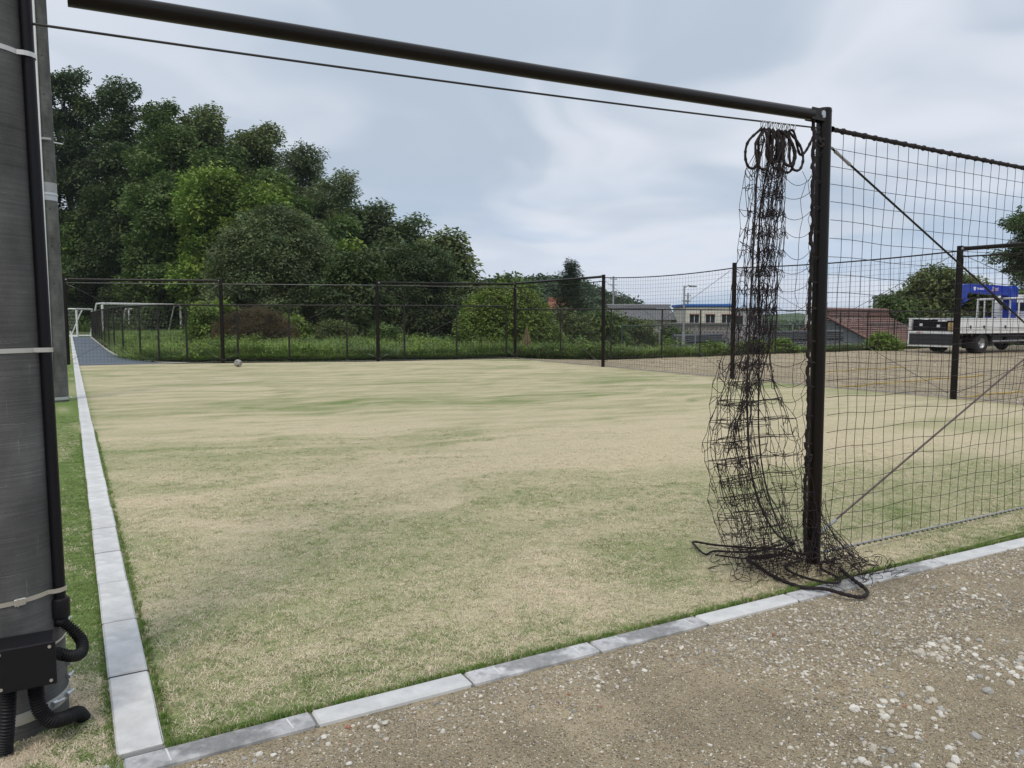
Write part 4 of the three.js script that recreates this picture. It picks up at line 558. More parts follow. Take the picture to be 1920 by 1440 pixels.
function tree({ x, z, top, r, kind = 'broad', col = COL.mid, low = 0.25, s = 0.75, n = 1, clumps = 16, name = 'broadleaf_tree', label, group, flat = 1, lean = 0, bark = M.bark, open = 0, dome = false, ysq = 0.78, cs = 1 }) {
  const y0 = terrain(x, z), H = top - y0, t = thing(name, label, 'tree', [x, y0, z], 0, group), list = [], T = new Shell(), trunkR = 0.035 * Math.pow(H, 0.9) * 0.5 + 0.05, fork = H * (low + 0.12);
  T.tube([[0, -0.3, 0], [R(-0.1, 0.1), fork * 0.5, R(-0.1, 0.1)], [R(-0.2, 0.2) + lean * 0.3, fork, R(-0.2, 0.2)], [lean * 0.7 + R(-0.3, 0.3), H * 0.75, R(-0.3, 0.3)], [lean, H * 0.95, 0]], (k) => trunkR * [1.25, 1, 0.8, 0.4, 0.1][k], 9);
  for (let k = 0; k < clumps; k++) {
    const f = (k + 0.5) / clumps, yy = H * mix(low, 0.97, Math.pow(f, 0.85)), e = clamp((yy / H - low) / (1 - low)), prof = Math.pow(Math.sin(Math.PI * clamp(0.16 + e * 0.8)), 0.75) * flat + (1 - flat) * Math.sqrt(Math.max(0, 1 - e * e)), a = k * 2.4 + R(-0.5, 0.5), d = r * prof * R(0.35, 0.82), cr0 = r * R(0.28, 0.46) * (0.65 + 0.35 * prof) * cs; let cr = cr0, cx = Math.cos(a) * d + lean * e, cz = Math.sin(a) * d;
    let cy = Math.min(yy, H - cr * 0.55);
    if (dome) { const v = Math.pow((k + 0.5) / clumps, 0.8), hh = Math.sqrt(Math.max(0, 1 - v * v)), aa = k * 2.39996; cr = r * R(0.2, 0.36); cx = Math.cos(aa) * hh * (r - cr * 0.6); cz = Math.sin(aa) * hh * (r - cr * 0.6); cy = cr * 0.4 + v * (H - cr * 1.1); }
    T.tube([[lean * e * 0.4, Math.max(fork * 0.7, cy * 0.62), 0], [cx * 0.5, cy * 0.86, cz * 0.5], [cx, cy, cz]], (q) => trunkR * [0.42, 0.24, 0.06][q], 5);
    const cnt = Math.round(5.2 * n * (cr / s) ** 2 * 4 * (1 - open * rnd())) + 8, tone = R(0.74, 1.26);
    for (let q = 0; q < cnt; q++) { const u = R(-1, 1), w = R(0, 6.283), rr = cr * Math.pow(rnd(), 0.3) * (0.86 + 0.3 * fbm(w * 1.3 + k, u * 2 + k, 2, 211)), h = Math.sqrt(1 - u * u); list.push([cx + Math.cos(w) * h * rr * 1.12, cy + u * rr * ysq, cz + Math.sin(w) * h * rr * 1.12, s, tone]); }
  }
  part(t, 'trunk', T.build(), bark); leaves(t, 'crown', list, kind, col); return t;
}
// wooded hillside
const hs = 'trees on the wooded hillside';
const hill = [
  [0.6, -102, 30.2, 4.6, 'dark', 0.18], [5.6, -99, 28.6, 4.4, 'dark', 0.2], [-4.5, -104, 27, 4.6, 'dark', 0.15], [10, -95, 26.2, 3.6, 'mid', 0.2], [13.5, -90, 24.6, 4.6, 'olive', 0.2], [17.5, -82, 21.2, 4.6, 'olive', 0.18], [20.3, -76, 18.4, 4.0, 'grey', 0.18], [22.2, -70, 15.2, 3.6, 'grey', 0.15], [23.6, -63.5, 11.6, 3.4, 'dark', 0.12], [24.4, -57.5, 9.6, 3.0, 'dark', 0.1], [25.0, -51.5, 7.7, 2.9, 'olive', 0.1],
  [9.5, -84, 20.5, 4.6, 'mid', 0.12], [13.8, -78, 18.0, 4.8, 'mid', 0.1], [4.6, -92, 20, 4.2, 'dark', 0.1], [16.2, -71, 14.6, 4.2, 'mid', 0.08], [11.6, -72, 14.6, 4.2, 'bright', 0.1], [15.3, -66, 12.8, 3.6, 'bright', 0.1], [7.6, -77, 13.8, 3.8, 'mid', 0.06], [2.2, -97.5, 13.5, 3.6, 'mid', 0.05], [8.2, -88, 15.2, 3.8, 'dark', 0.05], [19.6, -62, 9.6, 3.4, 'mid', 0.05], [21.6, -54.5, 7.2, 3.0, 'dark', 0.05], [18.4, -55.5, 7.2, 1.8, 'bright', 0.06], [28.5, -47.5, 4.4, 2.6, 'mid', 0.06], [-8, -101, 22, 4.5, 'mid', 0.1],
];
const look = { dark: 'dark green', mid: 'mid green', olive: 'olive green', grey: 'greyish green', bright: 'yellow green' };
const seen = {};
const mark = { 0: 'tallest dark green tree, rising beside the second concrete pole', 1: 'second tall dark green tree from the concrete poles on the hillside', 3: 'tall mid green tree between the dark hillside trees and the olive ones', 4: 'tall olive green tree on the crest behind the yellow green trees', 5: 'olive green tree where the hillside crest starts to fall', 8: 'dark tree on the falling crest above the bushy tree', 9: 'dark tree low on the crest behind the feathery tree', 10: 'olive tree ending the wooded crest above the round bush', 11: 'mid green tree behind the large white goal high on the slope', 18: 'mid green tree just above the stone retaining wall' };
hill.forEach(([x, z, top, r, c, low], hk) => { const big = top - terrain(x, z) > 9; tree({ x, z, top, r, col: COL[c], low, s: 0.62, n: 0.85, clumps: big ? 22 : 16, kind: c === 'grey' ? 'fine' : 'broad', open: c === 'dark' ? 0.5 : 0.3, label: mark[hk] || `${big ? 'tall' : 'lower'} ${look[c]} broadleaf tree on the wooded hillside`, group: `${big ? 'tall' : 'lower'} ${look[c]} ${hs}` }); });
// trees standing in the weedy field behind the fence
tree({ x: 10.45, z: -43.2, top: 7.7, r: 4.0, col: COL.grey, kind: 'fine', low: 0.06, s: 0.4, n: 0.9, clumps: 42, dome: true, label: 'large rounded greyish green tree behind the court fence' });
tree({ x: 13.1, z: -37.5, top: 4.6, r: 2.0, col: [0.095, 0.14, 0.045], low: 0.04, s: 0.36, n: 1.1, clumps: 22, flat: 0.6, label: 'bushy green tree in front of the rounded grey-green tree' });
tree({ x: 20.0, z: -44.5, top: 6.0, r: 3.4, col: COL.dark, kind: 'fine', low: 0.05, s: 0.42, clumps: 24, flat: 0.6, label: 'dark feathery tree beside the round green bush' });
tree({ x: 17.2, z: -45, top: 5.4, r: 2.6, col: COL.dark, kind: 'fine', low: 0.05, s: 0.42, clumps: 18, flat: 0.6, label: 'dark narrow tree between the bushy tree and the feathery tree' });
tree({ x: 15.15, z: -24.6, top: 2.72, r: 1.9, col: [0.175, 0.25, 0.05], low: 0.04, s: 0.19, n: 0.9, clumps: 60, dome: true, name: 'round_bush', label: 'dome-shaped bright green bush at the back corner of the court' });
tree({ x: 6.7, z: -31.6, top: 1.75, r: 1.6, col: COL.brown, kind: 'needle', low: 0.04, s: 0.2, clumps: 30, dome: true, name: 'brown_shrub', label: 'low brown juniper-like shrub in the weeds', bark: M.barkPale });
// conifer
{
  const x = 26.9, z = -37.2, y0 = terrain(x, z), top = 5.05, H = top - y0, t = thing('conifer_tree', 'lone dark spiky conifer rising above the far shrubs', 'tree', [x, y0, z]), T = new Shell(), list = [];
  T.tube([[0, -0.3, 0], [0, H * 0.5, 0], [0, H, 0]], (k) => [0.22, 0.13, 0.02][k], 8);
  for (let k = 0; k < 74; k++) { const f = k / 74, y = H * mix(0.12, 0.98, f), L = (1.65 * Math.pow(1 - f, 0.58) + 0.06) * R(0.45, 1.1), a = k * 2.4, dr = -0.12; T.tube([[0, y, 0], [Math.cos(a) * L * 0.6, y + dr * L * 0.6, Math.sin(a) * L * 0.6], [Math.cos(a) * L, y + 0.06 * L, Math.sin(a) * L]], (q) => [0.035, 0.022, 0.008][q], 4); for (let q = 0; q < 5 + L * 14; q++) { const s = Math.sqrt(rnd()) * L; list.push([Math.cos(a) * s + R(-0.1, 0.1), y - 0.1 * s + R(-0.08, 0.1), Math.sin(a) * s + R(-0.1, 0.1), 0.24, 0.9]); } }
  part(t, 'trunk', T.build(), M.bark); leaves(t, 'crown', list, 'needle', [0.05, 0.08, 0.038]);
}
// trees by the lot
tree({ x: 46.5, z: -25.5, top: 4.1, r: 3.6, col: COL.olive, low: 0.15, s: 0.45, clumps: 24, flat: 0.3, label: 'rounded olive green tree rising behind the truck crane' });
tree({ x: 43.2, z: -26.5, top: 2.5, r: 2.4, col: COL.mid, low: 0.1, s: 0.4, clumps: 18, flat: 0.4, label: 'lower green tree between tiled roof and truck' });
tree({ x: 51, z: -24, top: 2.9, r: 3.2, col: COL.mid, low: 0.1, s: 0.45, clumps: 18, flat: 0.4, label: 'green tree behind the cab of the truck' });
tree({ x: 37.7, z: -14.6, top: 6.5, r: 3.5, col: [0.09, 0.14, 0.046], low: 0.42, s: 0.26, n: 0.62, clumps: 46, flat: 0.5, open: 0.7, ysq: 0.3, cs: 0.72, label: 'spreading tree whose layered branches hang over the lot by the truck' });
// shrubs among the weeds, each one by itself
const shrubs = [
  [4.9, -33, 1.9, 0.9, 'lime', 'bright green shrub standing in front of the large white goal'], [6.2, -36, 2.1, 1.0, 'bright', 'bright leafy shrub behind the brown shrub'], [8.8, -33.5, 1.35, 1.0, 'bright', 'yellow green shrub beside the brown shrub'], [10.1, -31.5, 1.2, 0.9, 'olive', 'olive shrub in front of the large rounded tree'], [7.4, -42, 2.4, 1.3, 'mid', 'mid green shrub under the hillside trees'], [12.0, -30, 1.0, 0.8, 'mid', 'low green shrub below the bushy tree'], [17.0, -25.2, 1.25, 1.0, 'bright', 'leafy pale shrub beside the round bush'], [18.4, -26.0, 0.8, 1.0, 'lime', 'low lime green shrub at the lot corner'], [21.5, -33, 1.5, 1.9, 'olive', 'wide olive shrub below the conifer'], [24, -33, 1.75, 2.1, 'olive', 'wide olive shrub between the conifer and the lamp pole'], [27, -34, 1.7, 2.1, 'mid', 'wide green shrub before the grey roofed house'], [30, -34.5, 1.35, 1.9, 'olive', 'wide olive shrub before the blue edged building'], [33.5, -35, 0.7, 1.8, 'mid', 'clipped green shrub below the blue edged building'], [24.2, -27, -0.2, 1.0, 'dark', 'dark cloud-shaped pine shrub behind the lot fence'], [30.2, -18.2, 0.62, 0.62, 'bright', 'leafy shrub growing at the lot fence before the tiled roof'], [23, -18.7, 0.35, 0.5, 'bright', 'small weedy shrub at the lot fence by the lamp pole'], [24.6, -18.8, 0.4, 0.5, 'lime', 'small lime shrub at the lot fence before the old roof'], [20.8, -18.8, 0.32, 0.5, 'lime', 'small lime shrub at the lot fence corner'], [38, -30, 0.5, 1.8, 'mid', 'green shrub beyond the tiled roof house'],
];
for (const [x, z, top, r, c, label] of shrubs) tree({ x, z, top, r, col: COL[c], low: 0.02, s: r > 1.4 ? 0.34 : 0.22, n: 0.8, clumps: 13, flat: 0.2, name: 'shrub', label, kind: c === 'olive' ? 'fine' : 'broad', group: undefined });
{ // undergrowth on the slope and hedge-like masses far off
  const list = []; for (let k = 0; k < 15000; k++) { const u = rnd(), x = u < 0.7 ? R(-6, 34) : R(10, 32), z = u < 0.7 ? R(-112, -44) : R(-70, -42), s = x * 0.912 - (z + 98) * 0.409; if (s < -3 && z > -98.3) continue; if (z > -98.6 && z < -97.5 && x < 9) continue; list.push([x, terrain(x, z) + R(0.05, 1.5) * (rnd() < 0.5 ? 0.4 : 1), z, R(0.4, 0.75), R(0.7, 1.1)]); }
  for (let k = 0; k < 7000; k++) { const x = R(-70, -5), z = R(-135, -98.5); list.push([x, terrain(x, z) + R(0, 3), z, R(1, 1.9), R(0.7, 1.1)]); }
  const holder = scene; leaves(holder, 'undergrowth', list, 'broad', COL.mid, { label: 'dark undergrowth covering the wooded slope', category: 'undergrowth' });
  const wood = []; for (let k = 0; k < 20000; k++) { const b = rnd() < 0.5, cx = b ? 78 : 112, cz = b ? -122 : -136, a = R(0, 6.28), d = Math.sqrt(rnd()), x = cx + Math.cos(a) * d * (b ? 38 : 40), z = cz + Math.sin(a) * d * 30, f = fbm(x * 0.16, z * 0.16, 3, 222); if (x < 0.53 * (3 - z)) continue; wood.push([x, terrain(x, z) + R(-0.6, 1) * 1.2 + f * 5.2 - 1.6, z, R(0.9, 1.5), 0.8 + f * 0.5]); }
  leaves(holder, 'far_woods', wood, 'broad', [0.075, 0.12, 0.06], { label: 'far wooded knoll beyond the houses', category: 'woods' });
  const low = []; for (let k = 0; k < 20000; k++) { const x = R(50, 170), z = -26 - rnd() * 0.9 * x, f = fbm(x * 0.1, z * 0.1, 3, 229); if (f < 0.4) continue; low.push([x, terrain(x, z) + R(0, 2.2) * f + f * 1.2, z, R(0.7, 1.3), 0.9 + f * 0.4]); }
  for (let k = 0; k < 5000; k++) { const a = R(38, 62) * D2R, d = R(170, 620), x = Math.sin(a) * d, z = -Math.cos(a) * d, f = fbm(x * 0.02, z * 0.02, 3, 245); if (f < 0.42) continue; low.push([x, -6.5 + f * 5.5 * rnd() + d * 0.001, z, R(2, 3.6), 0.8 + f * 0.4]); }
  leaves(holder, 'far_greenery', low, 'broad', [0.062, 0.092, 0.04], { label: 'distant greenery between the far roofs', category: 'greenery' });
}
{ // tall weeds
  const blade = (n, seed, h, w) => { const S = new Shell(), r = mulberry(seed); for (let k = 0; k < n; k++) { const a = r() * 6.28, x = (r() - 0.5) * 0.3, z = (r() - 0.5) * 0.3, L = h * (0.5 + r() * 0.6), b = 0.12 + r() * 0.5, c = Math.cos(a), s = Math.sin(a); const A = S.v(x - s * w, -0.05, z + c * w), B = S.v(x + s * w, -0.05, z - c * w), C = S.v(x + c * b * L * 0.35 + s * w * 0.8, L * 0.6, z + s * b * L * 0.35 - c * w * 0.8), D = S.v(x + c * b * L * 0.35 - s * w * 0.8, L * 0.6, z + s * b * L * 0.35 + c * w * 0.8), T = S.v(x + c * b * L, L * (1 - b * 0.25), z + s * b * L); S.quad(A, B, C, D); S.tri(D, C, T); } return S.build(true); };
  const g1 = blade(15, 91, 1, 0.012), g2 = blade(12, 92, 1, 0.02);
  const weeds = (g, pts, label) => { const im = new THREE.InstancedMesh(g, leafMat, pts.length), d = new THREE.Object3D(), c = new THREE.Color(); im.name = numbered('tall_grass'); im.userData = { kind: 'stuff', label, category: 'grass' }; pts.forEach(([x, z, h, q], k) => { d.position.set(x, terrain(x, z), z); d.rotation.set(R(-0.15, 0.15), R(0, 6.28), R(-0.15, 0.15)); d.scale.set(R(0.8, 1.3), h, R(0.8, 1.3)); d.updateMatrix(); im.setMatrixAt(k, d.matrix); const b = R(0.75, 1.25); im.setColorAt(k, c.setRGB(q[0] * b, q[1] * b, q[2] * b)); }); scene.add(im); };
  const fenceZ = (x) => { const P = [[1.45, -27.8], [1.85, -25.3], [2.3, -23.95], [3.0, -23.45], [4.45, -23.2], [5.92, -22.6], [7.62, -21.95], [9.41, -21.45], [11.1, -21], [12.82, -20.65], [13.2, -20.6], [15.4, -18.4], [20, -18.3], [34, -18.95]]; for (let k = 0; k < P.length - 1; k++) if (x <= P[k + 1][0]) return mix(P[k][1], P[k + 1][1], clamp((x - P[k][0]) / (P[k + 1][0] - P[k][0]))); return -19; };
  const tone = (x, z) => { const n = fbm(x * 0.45, z * 0.45, 3, 231); return n > 0.56 ? [0.25, 0.355, 0.095] : n < 0.42 ? [0.155, 0.235, 0.075] : [0.205, 0.3, 0.085]; };
  const a = [], b = [];
  for (let k = 0; k < 26000; k++) { const x = R(1.5, 17), d = Math.pow(rnd(), 1.6) * 22, z = fenceZ(x) - 0.1 - d, n = fbm(x * 0.6, z * 0.6, 3, 233); (k % 3 ? a : b).push([x, z, (0.2 + n * 0.46) * (d < 0.5 ? 0.6 : 1) * (rnd() < 0.06 ? 1.5 : 1), rnd() < 0.03 ? [0.2, 0.17, 0.09] : tone(x, z)]); }
  for (let k = 0; k < 9000; k++) { const z = R(-66, -27), x = R(1.5, 12); a.push([x, z, R(0.3, 0.6), tone(x, z)]); }
  for (let k = 0; k < 9000; k++) { const x = R(13.3, 36), z = fenceZ(x) - 0.05 - Math.pow(rnd(), 1.5) * (x > 17 ? 7 : 9); (k & 1 ? a : b).push([x, z, x > 24 ? R(0.15, 0.4) : R(0.2, 0.5), rnd() < 0.25 ? [0.1, 0.115, 0.04] : tone(x, z)]); }
  for (let k = 0; k < 5000; k++) { const x = R(18, 36), z = R(-42, -25); a.push([x, z, R(0.3, 0.7), [0.11, 0.115, 0.05]]); }
  for (let k = 0; k < 3000; k++) { const x = R(-4, 9), z = -98.4 - Math.pow(rnd(), 1.2) * 8; a.push([x, z, R(0.4, 0.9), [0.055, 0.09, 0.026]]); }
  weeds(g1, a, 'tall unmown grass and weeds behind the court fence'); weeds(g2, b, 'broad-bladed weeds mixed through the tall grass');
  { const lw = []; for (let k = 0; k < 4200; k++) { const x = R(1.6, 24), z = fenceZ(x) - 0.15 - Math.pow(rnd(), 1.4) * 12, n = fbm(x * 0.8, z * 0.8, 3, 237); if (n < 0.46) continue; lw.push([x, terrain(x, z) + R(0.05, 0.12) + (n - 0.4) * R(0.4, 2.2), z, R(0.1, 0.2), R(0.8, 1.2), rnd() < 0.3 ? COL.lime : rnd() < 0.5 ? COL.bright : COL.mid]); } leaves(scene, 'leafy_weeds', lw, 'broad', COL.bright, { label: 'leafy weeds standing in the tall grass behind the fence', category: 'weeds' }); }
  // dry heap and bare twigs near the back corner
  const dh = thing('dry_grass_clump', 'tent-shaped clump of dry straw grass by the back corner post', 'grass', [14.35, 0, -21.6]); const S = new Shell(); for (let k = 0; k < 130; k++) { const q = R(0, 6.28), L = R(0.8, 1.1), s = R(0.05, 0.36); S.tube([[0, L, 0], [Math.cos(q) * s * 0.5, L * 0.6, Math.sin(q) * s * 0.5], [Math.cos(q) * s, 0, Math.sin(q) * s]], 0.006, 3); } part(dh, 'stalks', S.build(), mat([0.3, 0.24, 0.13], 0.95));
  const tw = thing('bare_branch', 'pale bare twigs standing in the weeds by the round bush', 'branch', [15.6, 0, -22]); const U = new Shell(); for (const [p, q, h] of [[0.25, 0.1, 0.5], [-0.15, -0.1, 0.6], [0.05, 0.2, 0.7]]) U.tube([[0, 0, 0], [p * 0.3, h * 0.5, q * 0.3], [p, h, q]], (k) => [0.022, 0.014, 0.006][k], 5); part(tw, 'twigs', U.build(), M.barkPale);
}
{ // retaining wall of slanted stones below the hillside
  const w = thing('retaining_wall', 'dark retaining wall of slanted stones below the wooded slope', 'wall', [-8, 0, -97.6]), S = new Shell(), r = mulberry(55); for (let j = 0; j < 9; j++) for (let k = 0; k < 46; k++) { const cx = k * 0.42 + (j & 1) * 0.21, cy = 0.2 + j * 0.42, d = 0.21 * (0.8 + r() * 0.3), q = 0.05 + r() * 0.06; const A = S.v(cx, cy - d * 1.1, -cy * 0.12), B = S.v(cx + d * 1.1, cy, -cy * 0.12), C = S.v(cx, cy + d * 1.1, -cy * 0.12), D = S.v(cx - d * 1.1, cy, -cy * 0.12), T = S.v(cx, cy, q - cy * 0.12 + 0.06); S.tri(A, B, T); S.tri(B, C, T); S.tri(C, D, T); S.tri(D, A, T); }
  part(w, 'core', chamferBox(20, 3.9, 0.4, 0.02), mat([0.07, 0.07, 0.065], 1)).position.set(9.6, 1.9, -0.42); part(w, 'stones', S.build(true), mat([0.12, 0.12, 0.11], 0.95), { kind: 'stuff' });
}

// ───────────────────────── buildings ─────────────────────────
// gabled house: local x along the ridge, z across; roof courses of wavy tiles as real relief
function tiledSlope(L, W, rise, rows, cols, amp) { const S = new Shell(), sl = Math.hypot(W, rise); for (let j = 0; j < rows; j++) { const base = S.n, N = cols * 4; for (let e = 0; e < 2; e++) for (let i = 0; i <= N; i++) { const t = (j + e) / rows, wv = Math.abs(Math.sin(i / 4 * Math.PI)) * amp, lift = (e ? 0.035 : 0.0) + wv; S.v(L * i / N, -rise * t + lift * W / sl, W * t + lift * rise / sl); } for (let i = 0; i < N; i++) S.quad(base + i, base + N + 1 + i, base + N + 2 + i, base + i + 1); } return S.build(); }
function house({ pos, turn, L, W, wall, rise, over = 0.45, wallMat, roofMat, label, rows = 22, cols = 26, amp = 0.03, extras }) {
  const h = thing('house', label, 'house', pos, turn), S = new Shell(), k = rise / W;
  const hw = W - over, x0 = over, x1 = L - over;                 // walls
  const v = (x, y, z) => S.v(x, y, z);
  for (const x of [x0, x1]) { S.quad(v(x, 0, -hw), v(x, 0, hw), v(x, wall, hw), v(x, wall, -hw)); S.tri(v(x, wall, -hw), v(x, wall, hw), v(x, wall + hw * k, 0)); }
  for (const z of [-hw, hw]) S.quad(v(x0, 0, z), v(x1, 0, z), v(x1, wall, z), v(x0, wall, z));
  part(h, 'wall', S.build(true), wallMat);
  const top = wall + rise - over * k * 0.2;
  for (const s of [1, -1]) { const r = part(h, 'roof', tiledSlope(L, W, rise, rows, cols, amp), roofMat); r.position.y = top; if (s < 0) { r.rotation.y = Math.PI; r.position.x = L; } }
  const rg = new Shell(); for (let q = 0; q < 3; q++) rg.box(L / 2, top + 0.08 + q * 0.09, 0, L + 0.06 - q * 0.1, 0.085, 0.3 - q * 0.06, 0.02); rg.tube([[-0.05, top + 0.36, 0], [L + 0.05, top + 0.36, 0]], 0.09, 8, true); part(h, 'ridge', rg.build(true), roofMat);
  for (const x of [0, L]) { const b = new Shell(); for (const s of [1, -1]) b.tube([[x, top - 0.02, 0], [x, top - rise - 0.02, s * W]], 0.07, 6, true); part(h, 'barge_tiles', b.build(), roofMat); }
  if (extras) extras(h, { hw, x0, x1, top }); return h;
}
const redTile = mat([0.17, 0.088, 0.07], 0.6), greyTile = mat([0.075, 0.08, 0.088], 0.5), paleWall = mat([0.42, 0.44, 0.44], 0.9);
// ridge runs about 80 degrees clockwise from the court's long axis
house({ pos: [33.0, -3.6, -23.25], turn: 0.175, L: 6.6, W: 3.9, wall: 3.15, rise: 1.95, wallMat: paleWall, roofMat: redTile, rows: 20, cols: 30, label: 'pale walled house with brownish red tiled gable roof below the lot', extras: (h, { hw, x0, top }) => { part(h, 'vent', chamferBox(0.06, 0.24, 0.3, 0.01), M.steelDark).position.set(x0 - 0.03, 3.0, -0.6); part(h, 'base_band', chamferBox(0.06, 0.5, 2 * hw, 0.01), mat([0.2, 0.2, 0.19], 0.9)).position.set(x0 - 0.03, 2.72, 0); part(h, 'roof_vent', chamferBox(0.5, 0.4, 0.4, 0.03), M.whiteDull).position.set(1.0, top + 0.4, -1.2); const s = new Shell(); for (let q = -3; q <= 3; q++) s.box(0, 0, q * 0.5, 0.02, 5, 0.03, 0); part(h, 'wall_seams', s.build(), M.whiteDull).position.set(x0 - 0.012, 0.6, 0); } });
house({ pos: [24.6, -3.5, -25.2], turn: 0.35, L: 5.2, W: 2.7, wall: 2.2, rise: 1.5, wallMat: mat([0.25, 0.22, 0.18], 0.9), roofMat: greyTile, rows: 16, cols: 22, amp: 0.045, label: 'old low house with dark grey Japanese tile roof behind the gathered net' });
house({ pos: [27.6, -3.4, -22.2], turn: -0.1, L: 4.6, W: 2.4, wall: 2.5, rise: 1.3, wallMat: mat([0.25, 0.22, 0.18], 0.9), roofMat: greyTile, rows: 14, cols: 20, amp: 0.045, label: 'low wing with dark grey tile roof beside the red roofed house' });
house({ pos: [48.6, -3.4, -62.4], turn: -0.5, L: 6.6, W: 3, wall: 4.6, rise: 1.2, wallMat: mat([0.45, 0.43, 0.38], 0.9), roofMat: mat([0.2, 0.205, 0.215], 0.5), rows: 12, cols: 20, label: 'distant house with grey gable roof above the shrubs' });
house({ pos: [40.2, -3.4, -44], turn: -0.45, L: 5.6, W: 2.6, wall: 2.9, rise: 1.1, wallMat: paleWall, roofMat: mat([0.12, 0.11, 0.1], 0.7), rows: 10, cols: 16, label: 'low house with dark brown grey roof before the blue edged building' });
house({ pos: [53.6, -3.4, -81.6], turn: -0.5, L: 3.2, W: 2.4, wall: 5.9, rise: 1.1, wallMat: mat([0.5, 0.46, 0.38], 0.9), roofMat: mat([0.3, 0.13, 0.08], 0.8), rows: 8, cols: 12, label: 'distant house with orange red roof behind the conifer' });
function block(pos, turn, w, h, d, m, label, roof, wins) {
  const b = thing('building', label, 'building', pos, turn); part(b, 'wall', chamferBox(w, h, d, 0.04), m).position.set(w / 2, h / 2, 0);
  if (roof) part(b, 'roof_edge', chamferBox(w + 0.3, 0.26, d + 0.3, 0.04), roof).position.set(w / 2, h + 0.13, 0);
  if (wins) for (let j = 0; j < wins[1]; j++) for (let i = 0; i < wins[0]; i++) { const q = part(b, 'window', chamferBox(w / wins[0] * 0.55, 1.0, 0.08, 0.01), M.darkGlass); q.position.set(w * (i + 0.5) / wins[0], h - 1.3 - j * 2.7, d / 2 + 0.03); part(q, 'frame', chamferBox(0.06, 1.02, 0.06, 0), M.whiteDull).position.z = 0.035; part(q, 'lintel', chamferBox(w / wins[0] * 0.6, 0.1, 0.2, 0.01), mat([0.2, 0.08, 0.05], 0.8)).position.set(0, 0.56, 0.06); }
}
block([52.4, -4.5, -55.6], -0.52, 4.6, 6.95, 6, mat([0.66, 0.64, 0.56], 0.9), 'cream two storey building with a bright blue roof edge', mat([0.03, 0.13, 0.42], 0.5), [3, 2]);
for (const [x, z, w, h, l] of [[92, -62, 6, 10.5, 'pale apartment slab far off beside the old tile roof'], [101, -58, 4, 9.2, 'narrow distant grey block beyond the old tile roof'], [128, -62, 6, 12.2, 'distant tan block above the red tiled roof'], [150, -62, 5, 16.5, 'distant grey tower left of the rounded olive tree'.replace('left of', 'beside')], [75, -75, 7, 8.9, 'distant brown roofed block behind the blue edged building']]) block([x, -6.5, z], -0.9, w, h, 6, mat([0.4, 0.4, 0.4], 0.9), l, mat([0.24, 0.22, 0.2], 0.9), [4, 3]);
for (const [x, z, w, h, l] of [[196, -150, 9, 9, 'small white block low on the far plain beside the old tile roof'], [240, -176, 14, 9.5, 'long pale block on the far plain beyond the gathered net'], [262, -212, 8, 14, 'far white tower block rising from the plain beyond the gathered net'], [300, -222, 18, 8, 'wide far grey block on the plain beside the white tower block'], [330, -268, 12, 11, 'far tan block on the plain below the skyline hills']]) block([x, -7, z], -0.9, w, h, 10, mat([0.52, 0.52, 0.5], 0.9), l, mat([0.3, 0.3, 0.3], 0.9), [4, 2]);
{ // far hills along the skyline
  const S = new Shell(), n = 90; for (let k = 0; k <= n; k++) { const a = mix(20, 82, k / n) * D2R, d = 900, h = -14 + 24 * fbm(k * 0.16, 3, 4, 241) + 6; const x = Math.sin(a) * d, z = -Math.cos(a) * d; S.v(x, -30, z); S.v(x * 1.02, h, z * 1.02); S.v(x * 1.25, h * 0.8, z * 1.25); if (k) { const b = (k - 1) * 3; S.quad(b, b + 3, b + 4, b + 1); S.quad(b + 1, b + 4, b + 5, b + 2); } }
  struct('hills', S.build(), mat([0.08, 0.12, 0.05], 1), 'low wooded hills along the far skyline', 'hills');
}
function utilityPole(x, z, h, label) { const y = terrain(x, z), p = thing('utility_pole', label, 'pole', [x, y, z], 0.3, 'utility poles among the houses'); part(p, 'mast', cyl(0.11, 0.17, h, 10), M.galvDull).position.y = h / 2; for (const q of [h - 0.4, h - 1.2]) part(p, 'crossarm', chamferBox(1.6, 0.1, 0.1, 0.01), M.galvDull).position.y = q; part(p, 'transformer', cyl(0.26, 0.26, 0.7, 10), M.galvDull).position.set(0.4, h - 2.4, 0); for (const q of [-0.7, 0, 0.7]) part(p, 'insulator', cyl(0.05, 0.07, 0.22, 8), M.whiteDull).position.set(q, h - 0.25, 0); }
utilityPole(67, -85.5, 11.5, 'utility pole with crossarms above the grey gable roof'); utilityPole(76, -80, 10, 'utility pole standing near the blue edged building'); utilityPole(104, -46, 11, 'utility pole above the red tiled roof');
{ // lamp pole at the lot edge
  const x = 23.3, z = -23.1, y = terrain(x, z), p = thing('lamp_pole', 'slim grey lamp pole with short arm behind the lot fence', 'pole', [x, y, z]), h = 2.75 - y; part(p, 'lower_mast', cyl(0.085, 0.095, h * 0.62, 12), M.galvDull).position.y = h * 0.31; part(p, 'upper_mast', cyl(0.035, 0.045, h * 0.42, 10), M.galvDull).position.y = h * 0.8; part(p, 'arm', new Shell().tube([[0, h - 0.05, 0], [0.22, h + 0.06, 0], [0.45, h + 0.05, 0]], 0.025, 8).build(), M.galvDull); part(p, 'lamp_head', chamferBox(0.36, 0.07, 0.16, 0.02), M.galvDull).position.set(0.5, h + 0.03, 0); part(p, 'bracket', chamferBox(0.34, 0.05, 0.05, 0.01), M.galvDull).position.set(0.08, h - 0.6, 0);
}

